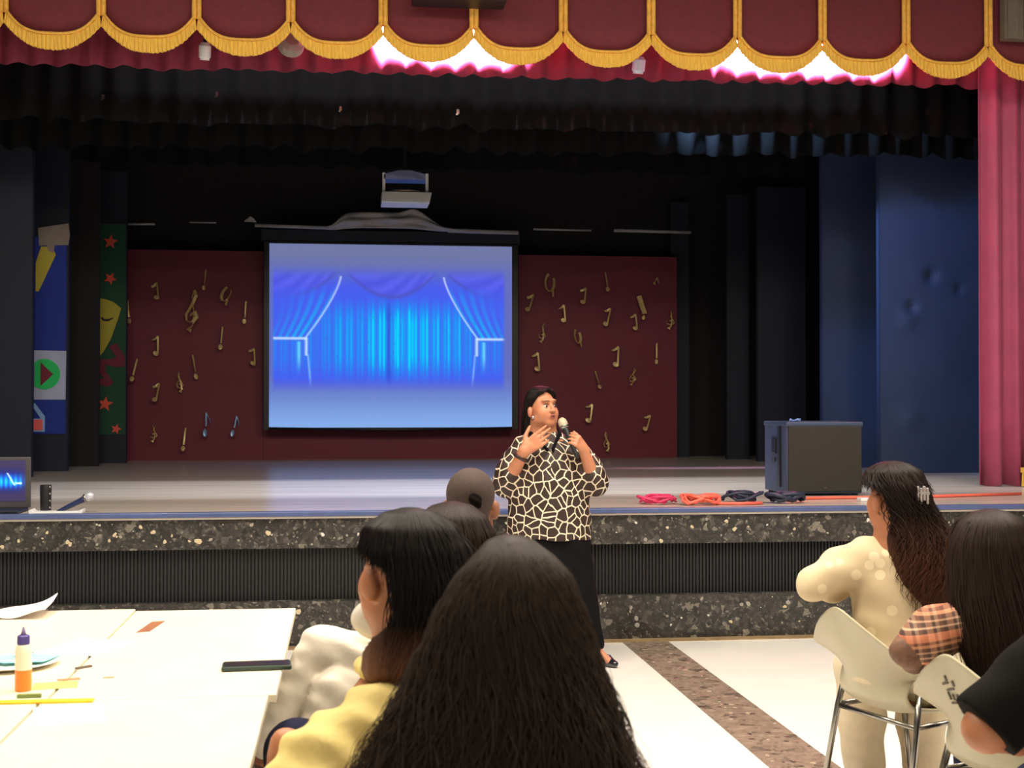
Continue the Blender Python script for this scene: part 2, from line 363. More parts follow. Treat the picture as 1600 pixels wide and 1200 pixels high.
# ------------------------------------------------------------------ projection screen
def picture(sx, sy):
    def mixc(a, b, t): return a+(b-a)*t[..., None]
    def sm(x, a, b):
        t = np.clip((x-a)/(b-a), 0, 1); return t*t*(3-2*t)
    C = lambda *c: np.array(c, float)+np.zeros(sx.shape+(3,))
    col = mixc(C(112, 120, 164), C(98, 110, 190), sm(sy, .02, .2))
    low = mixc(C(106, 130, 205), C(132, 172, 232), sm(sy, .78, 1))
    inside = sm(sx, .012, .02)*(1-sm(sx, .955, .975))
    blue = C(72, 92, 238)
    pic = sm(sy, .10, .26)*(1-sm(sy, .72, .82))*inside
    st = .5+.5*np.sin(sx*2*np.pi*31+1.2*np.sin(sx*17))*np.cos(sx*2*np.pi*11.3+.6)
    st = .22+.85*st*(.7+.3*np.sin(sx*2*np.pi*67))
    env = np.exp(-((sy-.52)/.19)**4)
    cen = .35+.75*np.exp(-((sx-.57)/.13)**2)+.45*np.exp(-((sx-.44)/.05)**2)+.35*np.exp(-((sx-.3)/.06)**2)+.3*np.exp(-((sx-.76)/.06)**2)
    cy_ = np.clip(env*st*cen*1.35, 0, 1)
    cur = mixc(blue, C(0, 190, 255), cy_)
    cur = mixc(cur, C(0, 232, 255), np.clip(cy_*1.6-1, 0, 1))
    cur = mixc(cur, C(48, 70, 205), .65*np.exp(-((sx-.487)/.012)**2)*sm(sy, .25, .4)*(1-sm(sy, .7, .8)))
    out = mixc(col, low, sm(sy, .7, .84))
    out = mixc(out, cur, pic)
    # swags along the top
    for c, hw in ((.07, .22), (.5, .2), (.93, .22)):
        d = sy-(.285-.16*((sx-c)/hw)**2); inb = (np.abs(sx-c) < hw)
        ins = inb*(1-sm(d, -.004, .004))*sm(sy, .12, .2)*inside
        out = mixc(out, C(88, 92, 232)+(8*np.sin((sx-c)*60+d*70))[..., None], ins*.8)
        out = mixc(out, C(78, 84, 188), inb*np.exp(-(d/.012)**2)*.75*inside*sm(sy, .13, .2))
    # tied-back drapes
    for s_, x0, x1 in ((1, .29, .15), (-1, .715, .852)):
        t = np.clip((sy-.176)/.33, 0, 1)
        ex = x0+(x1-x0)*(t**.62 if False else (1-(1-t)**1.0)*(.35+.65*t)) if False else x0+(x1-x0)*t**1.35
        onl = (sy > .176)*(sy < .51)
        side = (sx < ex) if s_ > 0 else (sx > ex)
        rel = np.abs(sx-ex)
        fold = .5+.5*np.sin(rel*120*(1+.9*t)+t*2)
        dr = mixc(blue, C(20, 190, 250), np.clip(fold*(.2+.9*t)*np.exp(-(rel/.13)**2), 0, 1))
        out = mixc(out, dr, onl*side*inside*.85*sm(sy, .2, .3))
        out = mixc(out, C(205, 220, 255), onl*np.exp(-((sx-ex)/.004)**2)*.9)
        hb = (sx < x1) if s_ > 0 else (sx > x1)
        out = mixc(out, C(220, 240, 255), hb*inside*np.exp(-((sy-.515)/.006)**2))
        out = mixc(out, C(215, 240, 255), (sy > .51)*(sy < .61)*np.exp(-((sx-x1)/.006)**2)*.9)
        tx = x1-s_*.03; onb = (sy > .53)*(1-sm(sy, .6, .72))
        out = mixc(out, C(110, 225, 255), onb*np.exp(-((sx-tx)/.007)**2)*.9)
        out = mixc(out, C(140, 200, 255), (sy > .6)*(1-sm(sy, .7, .8))*np.exp(-((sx-(x1+s_*.02*(sy-.5)/.3))/.004)**2)*.8)
    return out
def picture_mesh(name, x0, x1, y, z0, z1, nu, nv, fn, parent, strength):
    me = MB().grid(lambda u, v: (x0+(x1-x0)*u, y, z1+(z0-z1)*v), nu, nv)
    me = mesh(name, me.v, me.f)
    su, sv = np.meshgrid(np.linspace(0, 1, nu+1), np.linspace(0, 1, nv+1))
    c = np.clip(fn(su, sv), 0, 255)/255; lin = np.where(c <= .04045, c/12.92, ((c+.055)/1.055)**2.4)
    at = me.color_attributes.new('projected', 'FLOAT_COLOR', 'POINT')
    at.data.foreach_set('color', np.concatenate([lin.reshape(-1, 3), np.ones((lin.size//3, 1))], 1).astype(np.float32).ravel())
    m, nt, bs = nodes(name+'_light'); a = nt.nodes.new('ShaderNodeAttribute'); a.attribute_name = 'projected'
    bs.inputs['Base Color'].default_value = (.02, .02, .02, 1); bs.inputs['Roughness'].default_value = .9; bs.inputs['Specular IOR Level'].default_value = 0
    nt.links.new(a.outputs['Color'], bs.inputs['Emission Color']); bs.inputs['Emission Strength'].default_value = strength
    return new_obj(name, me, parent, m)
sc_ = empty('projection_screen', (.58, 15.93, 1.2)); tag(sc_, 'large projection screen showing blue theatre curtains in the middle of the stage', 'screen')
picture_mesh('picture', -1.428, 1.425, -.035, .014, 2.167, 260, 170, picture, sc_, 1.0)
MB().box(-1.49, 1.50, -.03, .0, -.01, 2.20).build('backing', m_blackp, sc_)
MB().tube([(-1.43, -.035, .008), (0, -.03, -.012), (1.425, -.035, .006)], .014, 8).build('bottom_bar', m_blackp, sc_, smooth=True)
MB().box(-1.52, 1.52, -.03, .14, 2.19, 2.33).build('roller_case', m_navyd, sc_)
for x in (-1.3, 1.3): MB().tube([(x, .05, 2.33), (x, .05, 5.0)], .004, 6).build('hanger_cable', m_blackp, sc_)
# battens with a bundled cloth above the screen
def batten(x0, x1, z0, z1, label, r=.022):
    tag(MB().tube([(x0, 15.8, z0), (x1, 15.8, z1)], r, 8).build('ceiling_batten', m_cloth, smooth=True), label, 'batten', 'pale battens')
batten(-2.75, -2.46, 3.555, 3.555, 'short pale batten above the green banner', .012)
batten(-2.44, -2.14, 3.553, 3.556, 'short pale batten at the top left of the left red panel', .014)
batten(-1.75, -1.45, 3.583, 3.583, 'thin pale batten above the middle of the left red panel', .008)
batten(-1.01, -.10, 3.562, 3.545, 'long pale batten left of the bundled cloth')
batten(1.23, 2.07, 3.537, 3.525, 'long pale batten right of the bundled cloth', .026)
batten(2.25, 2.95, 3.57, 3.565, 'pale batten above the right red panel beside the screen', .012)
batten(3.23, 4.17, 3.571, 3.563, 'dim pale batten above the right end of the right red panel', .02)
def cl(u, v):
    x = -.18+1.62*u
    top = 3.555+.185*(1/(1+math.exp(-(x+.06)*26)))*(1/(1+math.exp((x-1.05)*13)))+.05*math.exp(-((x-.83)/.13)**2)
    bt = 3.53+.025*math.sin(max(0, min(1, (x+.1)/1.25))*math.pi)
    return (x, 15.76+.10*abs(v-.5)+.02*math.sin(u*18+v*5)+.012*math.sin(v*14-u*4), bt+(top-bt)*v)
tag(MB().grid(cl, 60, 14).build('bundled_cloth', m_cloth, smooth=True, solid=.01), 'pale grey cloth bundled on the batten above the screen', 'cloth')
tag(MB().prism([(-1.13, 3.60), (-.99, 3.595), (-1.02, 3.635), (-1.06, 3.66)], 15.76, 15.80).build('cloth_scrap', m_cloth), 'small pale triangular scrap at the left end of the batten', 'cloth')
# projector in its cradle
pj = empty('projector', (.622, 13.5, 3.49)); tag(pj, 'white projector in a hanging cradle above the screen', 'projector')
MB().add([(-.24, -.18, 0), (.235, -.18, 0), (.26, -.13, .115), (-.235, -.13, .115), (-.24, .2, 0), (.235, .2, 0), (.26, .2, .115), (-.235, .2, .115)],
         [(0, 1, 2, 3), (4, 7, 6, 5), (0, 3, 7, 4), (1, 5, 6, 2), (3, 2, 6, 7), (0, 4, 5, 1)]).build('body', m_white, pj, bevel=.008)
MB().ell((0, .0, .13), (.16, .12, .025)).build('top_vent', M_('warm_grey_plastic', srgb(150, 130, 115), .5), pj, smooth=True)
for s_ in (-1, 1): MB().box(s_*.215-.014, s_*.215+.014, -.06, -.03, .1, .31).build('cradle_arm', m_white, pj)
MB().add([(-.215, -.06, .25), (.215, -.06, .25), (.215, -.06, .30), (.05, -.04, .345), (-.06, -.04, .345), (-.215, -.06, .30), (-.215, .2, .25), (.215, .2, .25), (.215, .2, .30), (.05, .2, .345), (-.06, .2, .345), (-.215, .2, .30)],
         [(0, 1, 2, 3, 4, 5), (11, 10, 9, 8, 7, 6), (0, 6, 7, 1), (1, 7, 8, 2), (2, 8, 9, 3), (3, 9, 10, 4), (4, 10, 11, 5), (5, 11, 6, 0)]).build('ceiling_plate', M_('lilac_grey_paint', srgb(128, 132, 176), .5), pj)
MB().tube([(0, .05, .34), (0, .05, 2.6)], .02, 8).build('drop_pole', m_blackp, pj)
MB().lathe([(.045, 0), (.045, .05), (.03, .055)], 16, c=(.12, .2, .06), M=Matrix.Rotation(R(-90), 3, 'X')).build('lens', m_blackp, pj)

# ------------------------------------------------------------------ banners with paper cut-outs
def paper(name, poly, x, y, z, mat, parent, t=.006):
    return MB().prism([(x+a, z+b_) for a, b_ in poly], y-t, y).build(name, mat, parent)
def star(r, rot=0): return [((r if k % 2 == 0 else r*.42)*math.sin(rot+k*math.pi/5), (r if k % 2 == 0 else r*.42)*math.cos(rot+k*math.pi/5)) for k in range(10)]
P_ = lambda n, c: M_(n, srgb(*c), .75, vary=.05)
m_bban, m_gban = P_('blue_paper', (26, 52, 150)), P_('green_paper', (30, 78, 58))
m_ypap, m_wpap, m_gpap, m_rpap, m_opap, m_lpap, m_tpap, m_pink = P_('mustard_paper', (190, 176, 66)), P_('white_paper', (180, 188, 222)), P_('green_disc_paper', (40, 205, 110)), P_('maroon_paper', (120, 40, 62)), P_('orange_red_paper', (240, 96, 80)), P_('light_blue_paper', (140, 185, 240)), P_('taupe_paper', (146, 134, 126)), P_('coral_paper', (250, 110, 110))
bb = empty('blue_banner', (-2.855, 13.695, 1.2)); tag(bb, 'blue paper banner with a pencil, play button and book cut-outs in the left wing', 'banner')
MB().box(-.15, .15, -.006, 0, 0, 1.94).build('sheet', m_bban, bb)
paper('grey_block', [(-.11, 0), (.17, .01), (.185, .11), (.17, .225), (-.12, .175)], 0, -.008, 1.85, m_tpap, bb)
paper('pencil_ferrule', [(0, 0), (.05, -.02), (.06, .06), (-.02, .09)], -.02, -.014, 1.80, m_tpap, bb)
paper('pencil', [(-.14, 0), (-.11, 0.0), (.05, .36), (0.02, .44), (-.09, .44), (-.14, .28)], 0, -.010, 1.40, m_ypap, bb)
paper('white_square', [(-.15, -.24), (.15, -.24), (.155, .24), (-.15, .245)], 0, -.010, .575, m_wpap, bb)
paper('green_disc', [(.15*math.cos(2*math.pi*k/28), .15*math.sin(2*math.pi*k/28)) for k in range(28) if .15*math.cos(2*math.pi*k/28) > -.095], -.05, -.017, .585, m_gpap, bb)
paper('play_triangle', [(-.055, -.115), (.065, 0), (-.055, .115)], -.03, -.024, .585, m_rpap, bb)
paper('light_blue_outline', [(-.15, .02), (-.045, .02), (-.045, .17), (-.14, .30), (-.15, .30), (-.15, .25), (-.085, .15), (-.15, .15)], 0, -.012, 0.0, m_lpap, bb)
paper('coral_block', [(-.15, .035), (-.065, .035), (-.065, .14), (-.15, .14)], 0, -.019, 0, m_pink, bb)
gb = empty('green_banner', (-2.563, 15.445, 1.152)); tag(gb, 'dark green paper banner with a mustard mask and red stars in the left wing', 'banner')
MB().box(-.158, .158, -.006, 0, 0, 2.35).build('sheet', m_gban, gb)
for x, z, r, a in ((-.01, 2.15, .085, .1), (-.01, 1.74, .075, .5), (-.06, .34, .088, .15), (.06, .06, .062, .3)):
    paper('star', star(r, a), x, -.012, z, m_opap, gb)
mk = paper('mask', [(-.155, .30), (-.15, -.38), (-.08, -.30), (.0, -.15), (.07, .05), (.11, .19), (.02, .26), (-.07, .29)], 0, -.012, 1.22, m_ypap, gb)
paper('eye', [(-.10, .03), (-.07, -.005), (-.02, -.01), (.03, .02), (.035, .035), (-.01, .02), (-.06, .015), (-.085, .04)], -.01, -.02, 1.27, m_blackp, mk)
paper('mouth', [(-.15, -.01), (-.12, .01), (-.12, .02), (-.15, .005)], 0, -.02, 1.05, m_blackp, mk)
paper('maroon_ribbon', [(-.02, .28), (.06, .32), (.155, .16), (.155, .06), (.06, .05), (-.06, .08), (-.06, .0), (.03, -.12), (-.02, -.17), (-.15, -.14), (-.15, -.08), (-.07, -.08), (-.15, .02), (-.15, .14), (.0, .14), (.06, .16)], 0, -.010, .70, m_rpap, gb)

# ------------------------------------------------------------------ gold notes hung before the red panels
LN = [(-2.171, 2.81, 'e'), (-1.606, 2.951, 'b'), (-1.752, 2.589, 'C'), (-1.362, 2.765, 'r'), (-1.14, 2.571, 'b'), (-2.475, 2.567, 'b'), (-1.413, 2.268, 'b'), (-2.168, 2.173, 'e'), (-1.056, 2.051, 'e'), (-2.407, 1.888, 'b'), (-1.721, 1.928, 'b'), (-1.889, 1.747, 'c'), (-2.166, 1.627, 'e'), (-1.586, 1.26, 'd'), (-2.186, 1.164, 'c'), (-1.835, 1.08, 'b'), (-1.254, 1.237, 'd')]
RN = [(2.486, 2.936, 'r'), (2.895, 2.808, 'e'), (3.188, 2.983, 'b'), (3.826, 2.99, 's'), (2.235, 2.716, 'e'), (2.643, 2.588, 'e'), (3.188, 2.553, 'e'), (3.634, 2.674, 'B'), (3.53, 2.493, 'e'), (3.986, 2.536, 'c'), (2.399, 2.353, 'c'), (2.831, 2.293, 'r'), (3.298, 2.07, 'e'), (3.809, 2.111, 'b'), (2.321, 2.004, 'e'), (3.076, 1.788, 'b'), (3.513, 1.828, 'c'), (2.965, 1.383, 'e'), (3.68, 1.265, 'e'), (3.186, 1.033, 'c')]
ORD = 'topmost,second highest,third highest,fourth highest,fifth highest,sixth highest,seventh highest,eighth highest,ninth highest,tenth highest,tenth lowest,ninth lowest,eighth lowest,seventh lowest,sixth lowest,fifth lowest,fourth lowest,third lowest,second lowest,lowest'.split(',')
def ribbon(mb, pts, wd, tw=0):
    n = len(pts)
    for a, b_ in ((0, 0),):
        v = []; 
        for i, (x, z) in enumerate(pts):
            p, q = pts[max(0, i-1)], pts[min(n-1, i+1)]
            tx, tz = q[0]-p[0], q[1]-p[1]; l = math.hypot(tx, tz) or 1
            nx, nz = -tz/l, tx/l; c_ = math.cos(tw*i); s__ = math.sin(tw*i)
            for s2 in (-1, 1):
                for th in (-.004, .004): v.append((x+s2*nx*wd/2*c_, s2*wd/2*s__+th, z+s2*nz*wd/2*c_))
        f = []
        for i in range(n-1):
            o_ = i*4; f += [(o_, o_+4, o_+6, o_+2), (o_+1, o_+3, o_+7, o_+5), (o_, o_+1, o_+5, o_+4), (o_+2, o_+6, o_+7, o_+3)]
        f += [(0, 2, 3, 1), (n*4-4, n*4-3, n*4-1, n*4-2)]
        mb.add(v, f)
def note(k, rd):
    mb = MB(); kind = 'music note'
    if k in 'e':
        ribbon(mb, [(.03, -.08), (.03, .1)], .018, .3); ribbon(mb, [(.03, .1), (-.005, .07), (-.04, .06)], .026, .5)
        mb.ell((.008, 0, -.085), (.034, .006, .026), Matrix.Rotation(.4, 3, 'Y'))
    elif k == 'd':
        ribbon(mb, [(0, -.03), (.0, .12)], .016, .3); mb.ell((-.01, 0, -.10), (.022, .006, .045)); ribbon(mb, [(.0, .12), (.04, .05), (.05, .0)], .014, .4)
    elif k == 'b':
        ribbon(mb, [(.01, .12), (.005, .03), (0, -.06)], .016, .35); mb.ell((-.006, 0, -.10), (.022, .006, .03))
    elif k == 'B':
        ribbon(mb, [(-.07, .13), (-.02, .03), (.04, -.08)], .06, .1); mb.ell((.035, 0, -.13), (.02, .006, .03))
    elif k == 's':
        ribbon(mb, [(.0, .05), (.01, -.03)], .03, .5); mb.ell((-.06, 0, -.03), (.02, .006, .018)); ribbon(mb, [(-.06, -.03), (-.03, .02), (.0, .05)], .01)
    elif k == 'r':
        kind = 'loop'
        ribbon(mb, [(.06*math.cos(a)*.9, .02+.09*math.sin(a)) for a in [1.9+i*.42 for i in range(13)]], .028, .12); ribbon(mb, [(.04, -.05), (.05, -.12)], .02, .3)
    else:
        kind = 'treble clef'
        s_ = 1.7 if k == 'C' else .85
        pts = [(.0, -.13), (-.03, -.12), (.01, -.1), (.02, -.02), (.0, .08), (.02, .125), (.035, .09), (.0, .03), (-.045, -.02), (-.04, -.065), (.01, -.08), (.045, -.05), (.03, -.015), (-.01, -.03)]
        ribbon(mb, [(a*s_, c_*s_) for a, c_ in pts], .02*s_, .22)
    return mb, kind
for side, LST in (('left', LN), ('right', RN)):
    order = sorted(range(len(LST)), key=lambda i: -LST[i][1]); nn = len(LST)
    names = ORD[:(nn+1)//2]+ORD[20-nn//2:]
    for rank, i in enumerate(order):
        x, z, k = LST[i]; rd = random.Random(i*13+len(side)); mb, kind = note(k, rd)
        o = empty('hanging_note', (x, 16.06 if k in 'CrB' else 16.075, z))
        sh_ = mb.build('foil_shape', m_foilb if (k == 'd' and z < 1.3) else m_foil, o)
        MB().tube([(0, 0, .0), (0, .0915 if k in 'CrB' else .0765, .0)], .002, 5).build('pin', m_steel, o)
        sh_.rotation_euler = (rd.uniform(-.5, .15), rd.uniform(-.25, .25), rd.uniform(-.7, .7))
        sz = rd.uniform(.95, 1.2); sh_.scale = (sz, sz, sz)
        tag(o, f'gold foil {kind} ornament, {names[rank]} on the {side} red panel', 'ornament', 'gold notes on the red panels')

# ------------------------------------------------------------------ things on the stage
ls = empty('loudspeaker', (3.46, 9.36, SZ)); tag(ls, 'big square loudspeaker with dark grille standing on the right of the stage', 'loudspeaker')
MB().box(-.28, .29, .02, .53, .015, .52).build('cabinet', m_bluep, ls, bevel=.012)
MB().box(-.27, .28, 0, .022, .03, .505).build('grille', m_grille, ls, bevel=.006)
MB().box(-.285, .295, .005, .54, .50, .535).build('top_edge', m_bluep, ls, bevel=.01)
MB().box(-.292, -.278, .14, .19, .06, .50).build('side_groove', m_blackp, ls)
MB().box(-.292, -.279, .24, .33, .30, .42).build('side_handle', m_blackp, ls, bevel=.004)
MB().box(-.293, -.279, .25, .32, .24, .27).build('socket_plate', m_steel, ls)
MB().lathe([(.012, 0), (.012, .004)], 12, c=(.0, -.001, .06), M=Matrix.Rotation(R(90), 3, 'X')).build('badge', m_steel, ls)
for sx_, sy_ in ((-.24, .07), (.25, .07), (-.24, .48), (.25, .48)): MB().lathe([(.025, 0), (.025, .02)], 10, c=(sx_, sy_, 0)).build('foot', m_blackp, ls)
tag(MB().tube([(3.25+.012*k, 9.5+.03*math.sin(k*1.1), 1.375+.008*math.sin(k*2)) for k in range(8)], .009, 6).build('cable_scrap', M_('light_blue_cable', srgb(120, 150, 215), .5), smooth=True), 'small light blue cable scrap on top of the loudspeaker', 'cable')
def coil(cx, cy, rx, ry, turns, seed, r, mat, label, up=.0, tail=None):
    rd = random.Random(seed); pts = []
    n = turns*14
    for k in range(n):
        a = 2*math.pi*k/14; j = rd.uniform(.8, 1.15)
        pts.append((cx+rx*j*math.cos(a)+.04*math.sin(k*.13), cy+ry*j*math.sin(a), SZ+r+.003+abs(math.sin(k*.37+seed))*up))
    if tail: pts += tail
    return tag(MB().tube(pts, r, 6).build('cable_coil', mat, smooth=True), label, 'cable', 'cables on the stage edge')
m_pk, m_or, m_bk = M_('pink_cable', srgb(225, 60, 110), .45), M_('coral_cable', srgb(250, 110, 90), .45), M_('dark_cable', srgb(36, 44, 66), .5)
coil(2.07, 8.75, .10, .10, 5, 1, .008, m_pk, 'tangled pink cable on the stage edge beside the speaker person', .045)
coil(2.34, 8.64, .09, .09, 6, 2, .010, m_or, 'bunched coral orange cable on the stage edge', .05, [(2.42, 8.6, SZ+.012), (2.6, 8.57, SZ+.012), (2.75, 8.60, SZ+.012)])
coil(2.67, 8.78, .10, .09, 4, 3, .010, m_bk, 'dark looped cable lying between the orange cable and the loudspeaker', .06)
coil(2.95, 8.72, .10, .07, 6, 4, .014, m_bk, 'dark heap of cable in front of the loudspeaker', .05)
tag(MB().tube([(3.02, 8.92, SZ+.012), (3.2, 9.0, SZ+.012), (3.5, 9.03, SZ+.012), (3.75, 9.0, SZ+.012), (4.3, 9.1, SZ+.012), (4.9, 9.25, SZ+.012)], .011, 6).build('stage_cable', m_or, smooth=True), 'coral cable running along the floor under the loudspeaker', 'cable')
tag(MB().box(3.50, 3.58, 8.78, 8.86, SZ, SZ+.025).build('paper_scrap', m_white, bevel=.006), 'white paper scrap on the stage edge right of the dark cable', 'paper')
# laptop, canister, tray and microphone at the left
lp = empty('laptop', (-2.16, 8.52, SZ)); tag(lp, 'open laptop with a bright blue screen on the stage edge', 'laptop')
m_lapk = M_('laptop_grey', srgb(74, 70, 74), .45)
MB().box(-.22, .22, -.10, .18, .004, .022).build('keyboard_base', m_blackp, lp, bevel=.005)
sn = MB().box(-.235, .235, .17, .185, .02, .335).build('lid', m_lapk, lp, bevel=.006)
def lpic(u, v):
    sx, sy = u, v; b0 = np.exp(-((sy-.5)/.26)**4)*np.exp(-((sx-.5)/.47)**10)
    st = .5+.5*np.sin(sx*90)
    c = np.stack([20+40*(1-b0), 20+30*(1-b0), 90+40*b0], -1)*1.0
    c = c+b0[..., None]*np.stack([0*st, 90+110*st, 150+20*st], -1)*(np.exp(-((sy-.52)/.16)**2))[..., None]
    ln = np.exp(-((sx-.80-(sy-.5)*.35)/.012)**2)*(sy > .3)*(sy < .62)+np.exp(-((sy-.56)/.02)**2)*(sx > .84)*(sx < .95)
    return c+ln[..., None]*np.array([220., 220, 255])
ps = picture_mesh('display', -.21, .205, .1685, .06, .315, 80, 50, lpic, sn, 1.2)
cn = empty('black_canister', (-1.807, 8.56, SZ)); tag(cn, 'tall black canister with studs standing beside the laptop', 'canister')
MB().lathe([(.030, 0), (.032, .01), (.035, .155), (.033, .168)], 20).build('body', m_blackp, cn, smooth=False)
for k in range(4): MB().ell((.028, -.018, .03+.042*k), (.007, .007, .008)).build('stud', m_steel, cn, smooth=True)
tb = empty('white_tray', (-1.725, 8.50, SZ)); tag(tb, 'thin white tray with turned-up ends on the stage edge', 'tray')
MB().prism([(-.155, 0), (.155, 0), (.162, .022), (.15, .024), (.13, .012), (-.13, .012), (-.145, .028), (-.16, .02)], -.06, .05).build('body', m_white, tb, bevel=.003)
def microphone(name, loc, M, label, ball, shaft):
    e = empty(name, loc); e.rotation_euler = M.to_euler(); tag(e, label, 'microphone')
    MB().lathe([(.009, -.19), (.012, -.18), (.017, -.03), (.019, -.012), (.02, 0)], 16).build('handle', shaft, e, smooth=True)
    MB().lathe([(.019, 0), (.025, .012), (.027, .03), (.024, .048), (.014, .060), (.003, .064)], 18).build('mesh_head', ball, e, smooth=True)
    MB().lathe([(.0205, -.004), (.027, .006), (.027, .012), (.0205, .016)], 18).build('collar', m_steel, e, smooth=True)
    return e
m_micball = M_('mic_mesh', srgb(190, 178, 150), .45, metal=.3, vary=.2, scale=300, bump=.4, bscale=500)
m_micball2 = M_('mic_mesh_silver', srgb(205, 208, 220), .35, metal=.4)
d = Vector((.85, -.1, .42)).normalized()
microphone('microphone', (-1.565, 8.50, .915), d.to_track_quat('Z', 'Y').to_matrix(), 'silver headed microphone lying on the white tray', m_micball2, M_('blue_black_plastic', srgb(36, 46, 84), .35))
# ------------------------------------------------------------------ tables and what lies on them
m_table = M_('cream_table_top', srgb(236, 226, 204), .32, vary=.03, scale=6)
m_edge = M_('grey_table_edge', srgb(190, 182, 168), .5)
def table(x0, x1, y0, y1, label):
    e = empty('folding_table', ((x0+x1)/2, (y0+y1)/2, 0)); tag(e, label, 'table', 'tables pushed together')
    w2, l2 = (x1-x0)/2, (y1-y0)/2
    MB().box(-w2, w2, -l2, l2, .715, .74).build('table_top', m_table, e, bevel=.004)
    MB().box(-w2+.06, w2-.06, -l2+.1, l2-.1, .665, .715).build('apron', m_edge, e)
    for sx_ in (-1, 1):
        for sy_ in (-1, 1):
            MB().tube([(sx_*(w2-.08), sy_*(l2-.14), .67), (sx_*(w2-.08), sy_*(l2-.14), .0)], .016, 8).build('leg', m_steel, e, smooth=True)
    return e
table(-.748, -.170, 3.575, 5.06, 'cream table on the right with the black phone and brown sticker on it')
table(-.757, -.190, 2.00, 3.568, 'nearest cream table at the bottom left corner of the picture')
table(-1.345, -.756, 3.575, 5.11, 'cream table on the left under the folded paper and the cyan plate')
table(-1.345, -.765, 2.00, 3.568, 'cream table left of the nearest one, beside the yellow ruler')
TZ = .74
ph = empty('phone', (-.242, 3.925, TZ), .06); tag(ph, 'black phone in a dark green case lying on the table edge', 'phone')
MB().box(-.098, .098, -.042, .042, 0, .014).build('case', M_('dark_green_case', srgb(44, 62, 54), .5), ph, bevel=.005)
MB().box(-.092, .092, -.037, .037, .014, .0155).build('display', m_blackp, ph)
tag(MB().prism([(-.676, 4.58), (-.635, 4.60), (-.612, 4.81), (-.655, 4.80)], 0, .0015, Matrix(((1, 0, 0), (0, 0, 1), (0, 1, 0)))).build('brown_sticker', M_('brown_sticker', srgb(146, 92, 62), .6)), 'small brown sticker on the table top near the seam', 'sticker')
bpy.data.objects['brown_sticker'].location.z = TZ
gl = empty('glue_bottle', (-.836, 3.70, TZ)); tag(gl, 'glue bottle half full of orange liquid with a purple nozzle cap', 'bottle')
MB().lathe([(.0195, 0), (.0215, .004), (.0215, .056)], 20).build('orange_liquid', M_('orange_liquid', srgb(255, 140, 50), .3, vary=.1), gl, smooth=False)
MB().lathe([(.0215, .056), (.0215, .105), (.018, .118), (.015, .122)], 20).build('bottle_body', M_('milky_plastic', srgb(246, 238, 216), .3, vary=.02), gl, smooth=False)
MB().lathe([(.0155, .122), (.0165, .126), (.016, .144), (.012, .147)], 18).build('cap', M_('purple_cap', srgb(74, 62, 140), .4), gl)
MB().lathe([(.009, .146), (.005, .156), (.0025, .168)], 12).build('nozzle', M_('lilac_nozzle', srgb(120, 106, 150), .4), gl, smooth=True)
def slab(name, x, y, sx_, sy_, h, rz, mat, label, cat, z=TZ, bevel=.001):
    o = MB().box(-sx_/2, sx_/2, -sy_/2, sy_/2, 0, h).build(name, mat, bevel=bevel); o.location = (x, y, z); o.rotation_euler = (0, 0, rz)
    return tag(o, label, cat)
slab('yellow_ruler', -.80, 3.545, .345, .028, .006, -.02, M_('yellow_plastic', srgb(250, 200, 40), .4), 'yellow ruler lying across the table seam', 'ruler')
slab('yellow_note', -.765, 3.755, .115, .09, .001, .15, M_('yellow_paper', srgb(255, 240, 110), .7), 'yellow paper square beside the glue bottle', 'paper')
slab('red_note', -.745, 3.83, .06, .03, .001, .3, M_('red_paper', srgb(235, 130, 90), .7), 'small reddish paper strip behind the yellow paper', 'paper', TZ+.0002)
slab('green_pen', -.80, 3.607, .06, .012, .010, .03, M_('olive_green', srgb(120, 140, 70), .5), 'short olive green pen just behind the yellow ruler', 'pen', TZ)
slab('white_sheet', -.79, 4.33, .19, .26, .0015, -.35, M_('sheet_white', srgb(250, 246, 236), .7, vary=.02), 'blank white sheet lying across the table seam', 'paper')
slab('white_sheet', -.66, 3.40, .16, .21, .0012, .25, M_('sheet_white2', srgb(250, 246, 236), .7, vary=.02), 'blank white sheet near the front of the nearest table', 'paper')
pt = empty('paper_plate', (-.955, 4.05, TZ)); tag(pt, 'white paper plate with cyan paper on it', 'plate')
MB().lathe([(.095, 0), (.10, .004), (.14, .014), (.142, .016), (.10, .008), (.0, .006)], 28).build('dish', M_('plate_white', srgb(248, 242, 230), .6), pt, smooth=True)
cyp = MB().prism([(-.02, -.06), (.09, -.05), (.12, .05), (.02, .075), (-.10, .04)], 0, .002, Matrix(((1, 0, 0), (0, 0, 1), (0, 1, 0)))).build('cyan_paper', M_('cyan_paper', srgb(150, 232, 245), .7)); cyp.location = (-.94, 4.06, TZ+.017); tag(cyp, 'cyan paper piece lying on the white plate', 'paper')
tg = MB().prism([(-.018, 0), (.03, .005), (-.012, .022)], -.02, .02).build('teal_scrap', M_('teal_paper', srgb(70, 140, 140), .7)); tg.location = (-.93, 4.10, TZ+.02); tag(tg, 'folded teal paper scrap on the cyan paper', 'paper')
